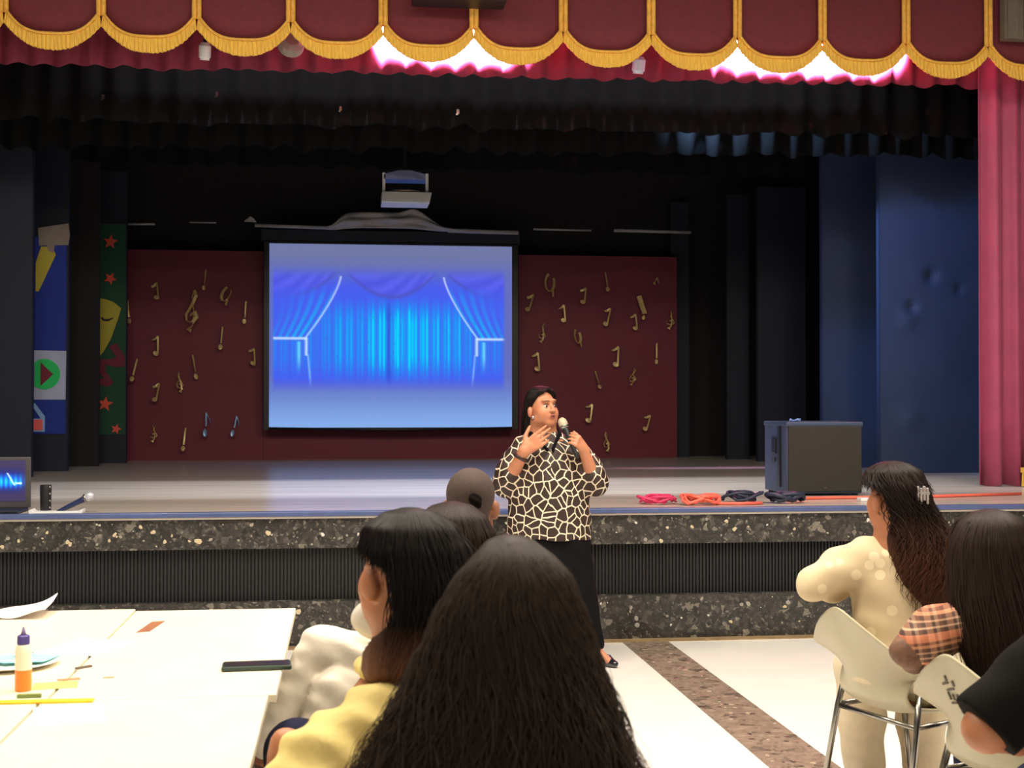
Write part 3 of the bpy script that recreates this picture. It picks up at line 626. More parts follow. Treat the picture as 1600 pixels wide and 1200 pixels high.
# folded white paper at the far left, one corner lifted
def fp(u, v):
    x = -1.34+.305*u; y = 4.90+.21*v+.03*u
    lift = max(0, u-.55)/.45
    return (x, y-.03*lift, TZ+.003+.055*lift**1.3*(.4+.6*v)+.012*math.sin(u*5+v*2)**2)
tag(MB().grid(fp, 20, 8).build('folded_paper', M_('folded_white', srgb(244, 236, 236), .7, vary=.03), smooth=True, solid=.003), 'folded white paper with a lifted corner at the far left', 'paper')
slab('pencil_stub', -.735, 3.99, .05, .012, .006, .75, M_('dark_stub', srgb(110, 96, 90), .6), 'grey stub lying beside the plate', 'pencil')
slab('grey_clip', -.64, 3.84, .03, .01, .004, .1, M_('grey_clip', srgb(190, 180, 150), .5), 'tiny grey clip alone on the table right of the yellow paper', 'clip')

# ------------------------------------------------------------------ shell chairs
m_shell = M_('cream_shell', srgb(184, 177, 150), .42, vary=.03, scale=5)
m_ink = M_('black_ink', srgb(84, 78, 68), .6)
def make_chair():
    e = empty('shell_chair')
    prof = [(.22, .425, .19), (.19, .445, .20), (.08, .435, .205), (-.06, .425, .20), (-.15, .435, .185), (-.195, .475, .175), (-.220, .54, .186), (-.252, .62, .208), (-.292, .71, .232), (-.335, .80, .248)]
    n = 20
    def fn(u, v):
        s = u*2-1; k = v*(len(prof)-1); i = min(int(k), len(prof)-2); t = k-i
        y = prof[i][0]*(1-t)+prof[i+1][0]*t; z = prof[i][1]*(1-t)+prof[i+1][1]*t; hw = prof[i][2]*(1-t)+prof[i+1][2]*t
        bk = max(0, min(1, (z-.45)/.12))*(1 if y < -.12 else 0)
        top = max(0, (z-.52)/.28)*bk
        z2 = z-.165*abs(s)**1.35*top
        y2 = y+.10*abs(s)**2*bk+(.0 if bk else 0)
        z3 = z2+(.03*abs(s)**3 if not bk else .03*abs(s)**3*(1-top))
        return (s*hw, y2, z3)
    o = MB().grid(fn, n, 36).build('shell', m_shell, e, smooth=True)
    m = o.modifiers.new('solid', 'SOLIDIFY'); m.thickness = .012; m.offset = 0
    m = o.modifiers.new('sub', 'SUBSURF'); m.levels = 1; m.render_levels = 1
    for sx_ in (-1, 1):
        MB().tube([(sx_*.19, -.135, .52), (sx_*.205, -.16, .40), (sx_*.225, -.235, 0)], .011, 8).build('leg', m_steel, e, smooth=True)
        MB().tube([(sx_*.20, .14, .415), (sx_*.222, .21, 0)], .011, 8).build('leg', m_steel, e, smooth=True)
        MB().tube([(sx_*.205, -.16, .405), (sx_*.20, .14, .412)], .010, 8).build('seat_rail', m_steel, e, smooth=True)
    MB().tube([(-.205, -.155, .40), (.205, -.155, .40)], .010, 8).build('cross_rail', m_steel, e, smooth=True)
    MB().tube([(-.2, .13, .40), (.2, .13, .40)], .010, 8).build('cross_rail', m_steel, e, smooth=True)
    return e, fn
def stamp(e, fn):
    mk = MB(); rd = random.Random(5)
    def onback(a, c):
        p = Vector(fn(.5+a/.45, (c-.54)/.26*(3/9)+6/9)); return p+Vector((0, -.0085, -.0035))
    for (a, c, w_, h) in ((0, 0, .035, .006), (0, .012, .006, .022), (.014, .010, .006, .016), (.028, .012, .008, .012), (.002, .036, .028, .005), (.03, .045, .007, .014), (-.004, .054, .022, .006), (.012, .062, .006, .014)):
        q = [onback(-.05+p*1.1, .66+r*1.1) for p, r in ((a, c), (a+w_, c), (a+w_, c+h), (a, c+h))]
        mk.add(q+[p+Vector((0, .003, 0)) for p in q], [(0, 1, 2, 3), (7, 6, 5, 4), (0, 4, 5, 1), (1, 5, 6, 2), (2, 6, 7, 3), (3, 7, 4, 0)])
    o = mk.build('stamped_mark', m_ink, e)
    
    return e
def copy_tree(o, loc, rz, label):
    def cp(a, p):
        c = a.copy(); COL.objects.link(c)
        if p is not None: c.parent = p
        for ch in [k for k in bpy.data.objects if k.parent == a and k != c]: cp(ch, c)
        return c
    c = cp(o, None); c.location = loc; c.rotation_euler = (0, 0, rz); c['label'] = label
    return c
RZC = R(-71.7)
ch0, back_fn = make_chair(); ch0.location = (2.01, 4.584, 0); ch0.rotation_euler = (0, 0, RZC)
tag(ch0, 'cream shell chair under the person in the cream outfit', 'chair', 'cream shell chairs')
stamped = copy_tree(ch0, (2.00, 3.70, 0), RZC, 'cream shell chair with a black stamp, under the person in plaid')
VR = -math.atan(265/2100)
copy_tree(ch0, (.46, 4.30, 0), R(75), 'cream shell chair under the person in white trousers')
copy_tree(ch0, (.33, 3.50, 0), VR, 'cream shell chair under the dark haired person behind the yellow shirt')
copy_tree(ch0, (.22, 2.68, 0), R(40), 'cream shell chair under the person in the yellow shirt')
copy_tree(ch0, (.30, 2.12, 0), VR, 'cream shell chair under the person with the big dark hair')
copy_tree(ch0, (1.80, 2.72, 0), VR, 'cream shell chair under the person with the black sleeve')
stamp(stamped, back_fn)
# ------------------------------------------------------------------ implicit surfaces for bodies and clothes
def smin(a, b, k):
    h = np.clip(.5+.5*(b-a)/k, 0, 1); return b*(1-h)+a*h-k*h*(1-h)
class SDF:
    def __init__(s): s.p = []
    def cone(s, a, b, ra, rb=None, k=.02):
        s.p.append(('c', Vector(a), Vector(b), ra, ra if rb is None else rb, k)); return s
    def chain(s, pts, rs, k=.02):
        for i in range(len(pts)-1): s.cone(pts[i], pts[i+1], rs[i], rs[i+1], k)
        return s
    def ell(s, c, r, k=.02, M=None, sub=False):
        s.p.append(('e', Vector(c), Vector(r), M, sub, k)); return s
    def loft(s, prof, k=.02):                         # (z, cx, cy, rx, ry) from low to high
        s.p.append(('l', prof, k)); return s
    def build(s, name, mat, parent, vox=.01, noise=None, clip=None, smooth_it=1):
        lo = np.array([1e9]*3); hi = -lo
        bb = []
        for q in s.p:
            if q[0] == 'c':
                r = max(q[3], q[4]); l = np.minimum(q[1], q[2])-r; h = np.maximum(q[1], q[2])+r
            elif q[0] == 'e':
                r = max(q[2]); l = np.array(q[1])-r; h = np.array(q[1])+r
            else:
                a = np.array(q[1]); l = np.array([(a[:, 1]-a[:, 3]).min(), (a[:, 2]-a[:, 4]).min(), a[0, 0]]); h = np.array([(a[:, 1]+a[:, 3]).max(), (a[:, 2]+a[:, 4]).max(), a[-1, 0]])
            bb.append((l, h)); 
            if not (q[0] == 'e' and q[4]): lo = np.minimum(lo, l); hi = np.maximum(hi, h)
        lo -= 4*vox; hi += 4*vox
        n = np.ceil((hi-lo)/vox).astype(int)+1
        D = np.full(n, .2, np.float32)
        ax = [(lo[i]+np.arange(n[i])*vox).astype(np.float32) for i in range(3)]
        for q, (l, h) in zip(s.p, bb):
            k = q[-1]; mg = k+3*vox
            i0 = np.maximum(0, np.floor((l-mg-lo)/vox).astype(int)); i1 = np.minimum(n, np.ceil((h+mg-lo)/vox).astype(int)+1)
            if (i1 <= i0).any(): continue
            X = ax[0][i0[0]:i1[0]][:, None, None]; Y = ax[1][i0[1]:i1[1]][None, :, None]; Z = ax[2][i0[2]:i1[2]][None, None, :]
            sl = tuple(slice(i0[j], i1[j]) for j in range(3))
            if q[0] == 'c':
                a, b = q[1], q[2]; d = b-a; L2 = d.dot(d) or 1e-9
                t = np.clip(((X-a.x)*d.x+(Y-a.y)*d.y+(Z-a.z)*d.z)/L2, 0, 1)
                dd = np.sqrt((X-a.x-t*d.x)**2+(Y-a.y-t*d.y)**2+(Z-a.z-t*d.z)**2)-(q[3]+t*(q[4]-q[3]))
            elif q[0] == 'e':
                c, r, M = q[1], q[2], q[3]
                px, py, pz = X-c.x, Y-c.y, Z-c.z
                if M is not None:
                    I = M.transposed(); px, py, pz = (I[0][0]*px+I[0][1]*py+I[0][2]*pz, I[1][0]*px+I[1][1]*py+I[1][2]*pz, I[2][0]*px+I[2][1]*py+I[2][2]*pz)
                k0 = np.sqrt((px/r.x)**2+(py/r.y)**2+(pz/r.z)**2); k1 = np.sqrt((px/r.x**2)**2+(py/r.y**2)**2+(pz/r.z**2)**2)
                dd = k0*(k0-1)/np.maximum(k1, 1e-6)
            else:
                a = np.array(q[1]); zz = Z[0, 0]
                cx, cy_, rx, ry = [np.interp(zz, a[:, 0], a[:, j])[None, None, :] for j in (1, 2, 3, 4)]
                e = np.sqrt(((X-cx)/rx)**2+((Y-cy_)/ry)**2)
                dd = (e-1)*np.minimum(rx, ry); dd = np.maximum(dd, np.maximum(a[0, 0]-Z, Z-a[-1, 0]))
            if q[0] == 'e' and q[4]: D[sl] = -smin(-D[sl], dd, k)
            else: D[sl] = smin(D[sl], dd.astype(np.float32), k)
        if noise:
            amp, fr, sd = noise
            X, Y, Z = ax[0][:, None, None], ax[1][None, :, None], ax[2][None, None, :]
            D += amp*(np.sin(X*fr+sd+1.7*np.sin(Z*fr*.6+Y*fr*.3))*np.sin(Z*fr*.8+X*fr*.5+2*sd)+.6*np.sin(Y*fr*1.3+Z*fr*1.7+X*fr*.9+sd)).astype(np.float32)
        if clip is not None:
            X, Y, Z = ax[0][:, None, None], ax[1][None, :, None], ax[2][None, None, :]
            for (nx, ny, nz, dd) in clip: D = np.maximum(D, (X*nx+Y*ny+Z*nz-dd).astype(np.float32))
        D[0], D[-1] = .1, .1; D[:, 0], D[:, -1] = .1, .1; D[:, :, 0], D[:, :, -1] = .1, .1
        v, f = surface_nets(D, lo, vox)
        for _ in range(smooth_it): v = lap(v, f)
        me = bpy.data.meshes.new(name); me.vertices.add(len(v)); me.vertices.foreach_set('co', v.astype(np.float32).ravel())
        me.loops.add(len(f)*4); me.loops.foreach_set('vertex_index', f.astype(np.int32).ravel())
        me.polygons.add(len(f)); me.polygons.foreach_set('loop_start', np.arange(0, len(f)*4, 4, dtype=np.int32))
        me.polygons.foreach_set('loop_total', np.full(len(f), 4, np.int32)); me.update(calc_edges=True); me.validate()
        me.polygons.foreach_set('use_smooth', [True]*len(me.polygons))
        return new_obj(name, me, parent, mat)
def lap(v, f):
    acc = np.zeros_like(v); cnt = np.zeros(len(v))
    for a, b in ((0, 1), (1, 2), (2, 3), (3, 0)):
        np.add.at(acc, f[:, a], v[f[:, b]]); np.add.at(acc, f[:, b], v[f[:, a]]); np.add.at(cnt, f[:, a], 1); np.add.at(cnt, f[:, b], 1)
    return v*.5+.5*acc/np.maximum(cnt, 1)[:, None]
def surface_nets(D, lo, vox):
    S = D < 0; nx, ny, nz = D.shape
    c = [S[i:nx-1+i, j:ny-1+j, k:nz-1+k] for i in (0, 1) for j in (0, 1) for k in (0, 1)]
    sm = sum(x.astype(np.int8) for x in c); act = (sm > 0) & (sm < 8)
    I = np.argwhere(act); idx = np.full(act.shape, -1, np.int64); idx[act] = np.arange(len(I))
    acc = np.zeros((len(I), 3)); cnt = np.zeros(len(I))
    offs = [(i, j, k) for i in (0, 1) for j in (0, 1) for k in (0, 1)]
    val = {o: D[I[:, 0]+o[0], I[:, 1]+o[1], I[:, 2]+o[2]].astype(float) for o in offs}
    for o in offs:
        for a in range(3):
            if o[a] == 0:
                p = list(o); p[a] = 1; p = tuple(p); d0, d1 = val[o], val[p]; m = (d0 < 0) != (d1 < 0)
                t = d0[m]/(d0[m]-d1[m]); q = np.tile(np.array(o, float), (m.sum(), 1)); q[:, a] += t
                acc[m] += q; cnt[m] += 1
    v = lo+(I+acc/cnt[:, None])*vox
    F = []
    for a in range(3):
        b, c_ = (a+1) % 3, (a+2) % 3
        s0 = [slice(1, -1)]*3; s0[a] = slice(0, D.shape[a]-1); s1 = list(s0); s1[a] = slice(1, D.shape[a])
        A, B = S[tuple(s0)], S[tuple(s1)]
        E = np.argwhere(A != B); flip = A[tuple(E.T)]
        base = E.copy(); base[:, b] += 1; base[:, c_] += 1          # grid edge coordinates
        def cell(db, dc):
            p = base.copy(); p[:, b] += db; p[:, c_] += dc; return idx[p[:, 0], p[:, 1], p[:, 2]]
        q = np.stack([cell(-1, -1), cell(0, -1), cell(0, 0), cell(-1, 0)], 1)
        q[~flip] = q[~flip][:, ::-1]; F.append(q)
    F = np.concatenate(F); F = F[(F >= 0).all(1)]
    return v, F

def head_prims(s, c, M, sc=1.0, ears=True):
    """head looking along local -y, centre c, rotation M (3x3)"""
    c = Vector(c); T = lambda p: c+M @ (Vector(p)*sc)
    def E(p, r, k=.02, sub=False, R_=None): s.ell(T(p), [a*sc for a in r], k*sc, M if R_ is None else M @ R_, sub)
    E((0, .022, .030), (.073, .092, .082), .02)
    E((0, -.028, -.030), (.060, .062, .080), .03)
    E((0, -.055, -.088), (.034, .030, .026), .03)
    for sx_ in (-1, 1):
        E((sx_*.037, -.052, -.034), (.029, .030, .033), .025)
        E((sx_*.045, -.02, -.07), (.022, .04, .028), .02)
        E((sx_*.031, -.093, .006), (.016, .012, .010), .014, True)
        if ears:
            E((sx_*.080, .014, -.018), (.014, .022, .033), .004, False, Matrix.Rotation(sx_*.35, 3, 'Z'))
    E((0, -.074, .036), (.05, .018, .012), .02)
    s.cone(T((0, -.088, .012)), T((0, -.109, -.024)), .006*sc, .0100*sc, .012*sc)
    for sx_ in (-1, 1): E((sx_*.012, -.096, -.025), (.009, .010, .008), .008)
    E((0, -.083, -.050), (.024, .014, .010), .012); E((0, -.082, -.062), (.021, .014, .010), .010)
    s.cone(T((0, .03, -.055)), T((0, .042, -.16)), .056*sc, .056*sc, .03)
    return T
def hand_prims(s, wrist, f, n, side, curl=(.3, .3, .35, .4), sc=1.0, thumb_open=.8, spread=.12):
    """f: finger direction, n: the way the palm faces, side: +1/-1 thumb along f x n"""
    w_ = Vector(wrist); f = Vector(f).normalized(); n = Vector(n); n = (n-f*n.dot(f)).normalized(); t = f.cross(n)*side
    L = (.074, .081, .075, .060)
    for i in range(4):
        o = (.030-.0205*i)*sc
        kn = w_+f*(.088-.004*abs(i-1))*sc+t*o
        s.cone(w_+t*o*.55+f*.008, kn, .0155*sc, .0115*sc, .012)
        ang = 0; p = kn; d0 = (f+t*spread*(1.2-i*.8)).normalized()
        for j, fr_ in enumerate((.45, .31, .24)):
            ang += curl[i]*(1 if j else .8)
            d = d0*math.cos(ang)+n*math.sin(ang); q = p+d*L[i]*fr_*sc
            s.cone(p, q, (.0095-.0012*j)*sc, (.0088-.0014*j)*sc, .004); p = q
    b = w_+f*.022*sc+t*.022*sc; d1 = (f*.62+t*thumb_open+n*.25).normalized()
    k1 = b+d1*.040*sc; d2 = (f*.85+t*thumb_open*.5+n*.35).normalized(); k2 = k1+d2*.032*sc; k3 = k2+(d2+n*.2).normalized()*.026*sc
    s.cone(b, k1, .016*sc, .0115*sc, .012).cone(k1, k2, .011*sc, .0098*sc, .004).cone(k2, k3, .0098*sc, .0078*sc, .004)
    s.cone(w_-f*.01, w_+f*.03, .024*sc, .020*sc, .02)
def face_bits(T, M, parent, sc, m_lip, m_brow, iris=True):
    """eyes, brows and lips set on a head"""
    for sx_ in (-1, 1):
        e = MB().ell(T((sx_*.031, -.0745, .004)), (.0125*sc, .0120*sc, .0085*sc), M).build('eye', m_eyew, parent, smooth=True)
        MB().ell(T((sx_*.031, -.0835, .004)), (.0070*sc, .0046*sc, .0070*sc), M).build('iris', m_iris, e, smooth=True)
        MB().tube([T((sx_*(.018+.009*k), -.0885+.0015*k*k*.7, .0135+.002*math.sin(k*.8))) for k in range(4)], .0022*sc, 5).build('eyelid', m_brow, parent, smooth=True)
        MB().tube([T((sx_*(.014+.0105*k), -.096+.0018*k*k, .0300+.0050*math.sin(.35+k*.72))) for k in range(5)], [.0014*sc, .0022*sc, .0022*sc, .0018*sc, .0008*sc], 6).build('eyebrow', m_brow, parent, smooth=True)
    b = MB(); b.ell(T((0, -.0955, -.050)), (.020*sc, .005*sc, .0050*sc), M); b.ell(T((0, -.0945, -.0605)), (.018*sc, .0055*sc, .0056*sc), M)
    lp_ = b.build('lips', m_lip, parent, smooth=True)
    MB().ell(T((0, -.0975, -.0555)), (.012*sc, .0045*sc, .0030*sc), M).build('mouth_opening', m_iris, lp_, smooth=True)
m_eyew, m_iris = M_('eye_white', srgb(225, 215, 205), .3), M_('dark_iris', srgb(30, 20, 16), .2)
def skin(name, c): 
    m = M_(name, srgb(*c), .5, vary=.06, scale=18, bump=.05, bscale=150)
    b = m.node_tree.nodes['Principled BSDF']; b.inputs['Subsurface Weight'].default_value = .08; b.inputs['Subsurface Radius'].default_value = (.02, .008, .004)
    return m

# ------------------------------------------------------------------ hair: a lofted body of hair plus single strands
def hair_mat(name, c1, c2=None, z0=0, z1=1, rough=.5):
    m, nt, b = nodes(name); N = nt.nodes; L = nt.links
    tc = N.new('ShaderNodeTexCoord'); sp_ = N.new('ShaderNodeSeparateXYZ'); L.new(tc.outputs['Object'], sp_.inputs[0])
    mr = N.new('ShaderNodeMapRange'); mr.inputs[1].default_value = z0; mr.inputs[2].default_value = z1; L.new(sp_.outputs[2], mr.inputs[0])
    nz = N.new('ShaderNodeTexNoise'); nz.inputs['Scale'].default_value = 30; mp = N.new('ShaderNodeMapping'); mp.inputs['Scale'].default_value = (3, 3, .25)
    L.new(tc.outputs['Object'], mp.inputs[0]); L.new(mp.outputs[0], nz.inputs['Vector'])
    mx = N.new('ShaderNodeMix'); mx.data_type = 'RGBA'; mx.inputs[6].default_value = (*(c2 or c1), 1); mx.inputs[7].default_value = (*c1, 1); L.new(mr.outputs[0], mx.inputs[0])
    ml = N.new('ShaderNodeMix'); ml.data_type = 'RGBA'; ml.blend_type = 'MULTIPLY'; ml.inputs[0].default_value = .6
    L.new(mx.outputs[2], ml.inputs[6]); L.new(nz.outputs['Fac'], ml.inputs[7]); L.new(ml.outputs[2], b.inputs['Base Color'])
    b.inputs['Roughness'].default_value = rough; b.inputs['Specular IOR Level'].default_value = .14
    return m
def hair(parent, prof, mat, face=None, n=1500, width=.0022, wave=(.004, 28), ends=.06, seed=1, out=(.0, .012), core=.96, seg=22, fly=.03, name='hair', hairline=None, tuck=.62, hug=.0):
    """prof: (z, cx, cy, rx, ry) from crown to ends; face: (direction, [(z, half width)]) in radians left free below the hairline"""
    rd = np.random.RandomState(seed); a = np.array(prof); zt, zb = a[0, 0], a[-1, 0]
    def at(z, j): return np.interp(-np.asarray(z), -a[:, 0], a[:, j])
    def opening(z):
        if face is None or hairline is None: return 0
        pr = face[1]; return float(np.interp(-z, [-q[0] for q in pr], [q[1] for q in pr]))
    nr, ns = 40, 56
    zz = zt+(zb-zt)*np.linspace(0, 1, nr)**1.35
    v = []; f = []
    for i, z in enumerate(zz):
        for k in range(ns):
            ph = 2*math.pi*k/ns; r = core
            if face is not None:
                dphi = abs((ph-face[0]+math.pi) % (2*math.pi)-math.pi); op = opening(z)
                if op > 0: r = core-(core-tuck)*float(np.clip((op-dphi)/.18+.5, 0, 1))
            if face is not None and hug: r *= 1-hug*float(np.clip((hairline+.06-z)/.06, 0, 1))*max(0, math.cos(dphi))
            r *= 1+.012*math.sin(ph*9+seed)+.01*math.sin(ph*17+z*11)
            v.append((at(z, 1)+at(z, 3)*r*math.cos(ph), at(z, 2)+at(z, 4)*r*math.sin(ph), z))
    for i in range(nr-1):
        for k in range(ns): f.append((i*ns+k, (i+1)*ns+k, (i+1)*ns+(k+1) % ns, i*ns+(k+1) % ns))
    f.append(tuple(range(ns))); f.append(tuple((nr-1)*ns+k for k in range(ns-1, -1, -1)))
    o = MB().add(v, f).build(name, mat, parent, smooth=True)
    V = []; F = []
    for i in range(n):
        ph = rd.uniform(0, 2*math.pi); inface = False
        ze = zb+rd.uniform(-ends*.4, ends); zs = zt-rd.uniform(0, .012)
        if face is not None:
            dphi = abs((ph-face[0]+math.pi) % (2*math.pi)-math.pi)
            if hairline is not None and dphi < max(q[1] for q in face[1])+.3:
                zo = [z for z in np.linspace(hairline, zb, 36) if opening(z) > dphi-.10]
                if zo: ze = max(ze, zo[0]+rd.uniform(0, .012)); inface = True
        t = np.linspace(0, 1, seg); z = zs+(ze-zs)*t**1.3
        off = 1+rd.uniform(*out)/max(.05, a[:, 3].max())*(.3+t); wv = wave[0]*(.4+t)
        if face is not None and hug: off = off*(1-hug*np.clip((hairline+.06-z)/.06, 0, 1)*max(0, math.cos(dphi)))
        p0, p1 = rd.uniform(0, 6.28, 2); fl = 1+(rd.rand() < fly)*rd.uniform(.04, .30)*t**2
        ph2 = ph+rd.uniform(-.25, .25)*t*(0 if inface else 1)+wv*9*np.sin(z*wave[1]+p0)*.5
        x = at(z, 1)+at(z, 3)*off*fl*np.cos(ph2)+wv*np.sin(z*wave[1]*1.3+p1); y = at(z, 2)+at(z, 4)*off*fl*np.sin(ph2)+wv*np.cos(z*wave[1]+p1)
        wd = width*rd.uniform(.6, 1.4)*np.clip(1.15-t**3, .15, 1)
        tx, ty = -np.sin(ph2), np.cos(ph2); nx_, ny_ = np.cos(ph2), np.sin(ph2); b = len(V)
        for q in range(seg):
            V += [(x[q]-tx[q]*wd[q], y[q]-ty[q]*wd[q], z[q]), (x[q]+tx[q]*wd[q], y[q]+ty[q]*wd[q], z[q]), (x[q]+nx_[q]*wd[q]*1.2, y[q]+ny_[q]*wd[q]*1.2, z[q])]
        for q in range(seg-1):
            for e0, e1 in ((1, 2), (2, 0)): F.append((b+q*3+e0, b+q*3+3+e0, b+q*3+3+e1, b+q*3+e1))
    me = mesh('hair_strands', V, F, True); st_ = new_obj('hair_strands', me, o, mat); st_['kind'] = 'stuff'
    return o
# ------------------------------------------------------------------ people
def rotz(deg): return Matrix.Rotation(R(deg), 3, 'Z')
def person(loc, label):
    e = empty('person', (loc[0], loc[1], 0), VR); return tag(e, label, 'person')
def fabric(name, c, rough=.75, bump=.25, bscale=25): return M_(name, srgb(*c), rough, vary=.07, scale=14, bump=bump, bscale=bscale, spec=.12)
sk_a, sk_b, sk_c = skin('skin_warm', (190, 126, 94)), skin('skin_brown', (176, 116, 84)), skin('skin_deep', (150, 98, 72))
m_trblk, m_trnavy, m_trwhite, m_trcream = fabric('black_trousers', (13, 13, 16), .85), fabric('navy_trousers', (26, 30, 52), .8), fabric('white_trousers', (226, 218, 204)), fabric('cream_trousers', (214, 200, 172))
m_shoe = M_('black_patent', srgb(16, 18, 26), .15, coat=.6)
m_shoe2 = M_('brown_shoe', srgb(80, 56, 44), .5)

def giraffe():
    m, nt, b = nodes('giraffe_print'); N = nt.nodes; L = nt.links
    tc = N.new('ShaderNodeTexCoord'); xs = N.new('ShaderNodeSeparateXYZ'); L.new(tc.outputs['Object'], xs.inputs[0]); sg = N.new('ShaderNodeMath'); sg.operation = 'SIGN'; L.new(xs.outputs[0], sg.inputs[0]); ya = N.new('ShaderNodeMath'); ya.operation = 'MULTIPLY_ADD'; ya.inputs[1].default_value = .5; ya.inputs[2].default_value = .08; L.new(xs.outputs[1], ya.inputs[0])
    ad = N.new('ShaderNodeMath'); ad.operation = 'MULTIPLY_ADD'; L.new(ya.outputs[0], ad.inputs[0]); L.new(sg.outputs[0], ad.inputs[1]); L.new(xs.outputs[0], ad.inputs[2])
    mp = N.new('ShaderNodeCombineXYZ'); L.new(ad.outputs[0], mp.inputs[0]); L.new(xs.outputs[2], mp.inputs[1])
    nz = N.new('ShaderNodeTexNoise'); nz.inputs['Scale'].default_value = 14; L.new(mp.outputs[0], nz.inputs['Vector'])
    mx = N.new('ShaderNodeMix'); mx.data_type = 'VECTOR'; mx.inputs[0].default_value = .025; L.new(mp.outputs[0], mx.inputs[4]); L.new(nz.outputs['Color'], mx.inputs[5])
    vo = N.new('ShaderNodeTexVoronoi'); vo.feature = 'DISTANCE_TO_EDGE'; vo.voronoi_dimensions = '2D'; vo.inputs['Scale'].default_value = 20; L.new(mx.outputs[1], vo.inputs['Vector'])
    rp = N.new('ShaderNodeValToRGB'); e = rp.color_ramp.elements
    e[0].position = .05; e[0].color = (*srgb(226, 212, 188), 1); e[1].position = .08; e[1].color = (*srgb(50, 34, 28), 1)
    L.new(vo.outputs['Distance'], rp.inputs[0]); L.new(rp.outputs[0], b.inputs['Base Color'])
    b.inputs['Roughness'].default_value = .55; b.inputs['Specular IOR Level'].default_value = .4
    return m
# ---- the speaker
sp_ = person((1.191, 7.671), 'person standing with a microphone, in a giraffe print blouse and black trousers')
HC, HM = Vector((-.046, -.005, 1.470)), rotz(35) @ Matrix.Rotation(R(-6), 3, 'X')
s = SDF(); T = head_prims(s, HC, HM, 1.0)
s.cone((-.03, .03, 1.36), (-.01, .02, 1.22), .058, .09, .05)
s.loft([(.80, 0, 0, .17, .12), (1.0, 0, 0, .16, .12), (1.2, 0, 0, .15, .10), (1.29, 0, 0, .10, .07)], .05)
s.chain([(-.16, 0, 1.25), (-.25, -.045, 1.035), (-.150, -.185, 1.236)], [.05, .046, .030], .02)
hand_prims(s, (-.150, -.185, 1.236), (.80, -.06, .60), (.04, 1, .03), 1, (.04, .08, .30, .42), 1.12, .9, .03)
s.chain([(.15, 0, 1.25), (.255, -.045, 1.04), (.186, -.135, 1.235)], [.05, .046, .029], .02)
hand_prims(s, (.186, -.135, 1.235), (-.45, -.55, .62), (-.80, .55, .05), -1, (.75, .78, .8, .8), .96, .35, .02)
for sx_, kx, axx in ((-.09, -.10, -.09), (.10, .165, .258)):
    s.chain([(sx_, 0, .82), (kx, 0, .45), (axx, -.01, .09)], [.09, .06, .036], .03)
    s.cone((axx, -.01, .08), (axx+(.07 if axx > 0 else -.01), -.10, .035), .03, .022, .02)
s.build('body', sk_a, sp_, .0052)
m_lip, m_brow = M_('lips', srgb(158, 84, 74), .5), M_('brow_black', srgb(34, 24, 20), .7)
face_bits(T, HM, sp_, 1.0, m_lip, m_brow)
bl = SDF().loft([(.722, -.008, 0, .243, .165), (.80, -.008, 0, .240, .165), (.98, -.008, 0, .228, .162), (1.13, -.01, -.005, .206, .148), (1.22, -.01, 0, .18, .12), (1.285, -.015, .01, .135, .09), (1.335, -.025, .02, .085, .07)], .04)
bl.chain([(-.155, 0, 1.235), (-.225, -.01, 1.12), (-.262, -.03, 1.035)], [.075, .078, .070], .04).cone((-.262, -.03, 1.035), (-.236, -.085, 1.075), .066, .056, .03)
bl.chain([(.135, 0, 1.235), (.215, -.01, 1.12), (.262, -.03, 1.04)], [.075, .078, .068], .04).cone((.262, -.03, 1.04), (.246, -.075, 1.085), .062, .052, .03)
blo = bl.build('blouse', giraffe(), sp_, .0085, noise=(.0045, 26, 1.3)); blo['label'] = 'loose giraffe print blouse'
col_ = SDF()
for k in range(9):
    a0, a1 = math.pi*(-.05+.1375*k), math.pi*(-.05+.1375*(k+1))
    f_ = lambda a: (-.03+.086*math.cos(a), .02+.074*math.sin(a) if True else 0, 1.352-.03*(1-math.sin(a)))
    col_.cone(f_(a0), f_(a1), .014, .014, .01)
col_.cone((.052, -.02, 1.325), (.01, -.122, 1.235), .014, .010, .01).cone((-.112, -.02, 1.325), (-.02, -.124, 1.235), .014, .010, .01)
col_.build('collar', m_trblk, sp_, .006)
tr = SDF().loft([(.56, 0, 0, .2, .14), (.74, 0, 0, .215, .145), (.80, 0, 0, .2, .14)], .06)
tr.chain([(-.10, 0, .68), (-.11, 0, .42), (-.10, 0, .10)], [.125, .10, .075], .03)
tr.chain([(.11, 0, .68), (.165, 0, .42), (.248, -.005, .115)], [.125, .098, .062], .03)
tr.build('trousers', m_trblk, sp_, .012, noise=(.003, 20, .4), clip=[(0, 0, -1, -.085)])
for ax_, dx in ((.262, .10), (-.092, -.02)):
    q = SDF().cone((ax_-.012, .02, .034), (ax_+dx*.55, -.07, .030), .032, .034, .02).cone((ax_+dx*.55, -.07, .030), (ax_+dx, -.125, .022), .034, .020, .02)
    q.ell((ax_+.01, -.015, .085), (.032, .042, .045), .01, None, True)
    so = q.build('shoe', m_shoe, sp_, .006, clip=[(0, 0, -1, -.002)])
    if ax_ > 0: MB().tube([(ax_+dx*.62+.018*math.cos(a), -.078+.010*math.sin(a), .062) for a in [0, 1, 2, 3, 4, 5, 6.2]], .003, 5).build('bow', m_steel, so)
MB().tube([Vector((-.172, -.155, 1.192))+Matrix.Rotation(.0, 3, 'Z') @ Vector((.036*math.cos(a)*.86, .034*math.sin(a), -.018*math.cos(a)-.0*math.sin(a))) for a in [2*math.pi*k/16 for k in range(17)]], .0115, 8).build('watch_strap', M_('watch_strap', srgb(48, 28, 22), .5), sp_, smooth=True)
MB().ell(T((.072, -.002, -.052)), (.006, .006, .010)).build('earring', m_micball2, sp_, smooth=True)
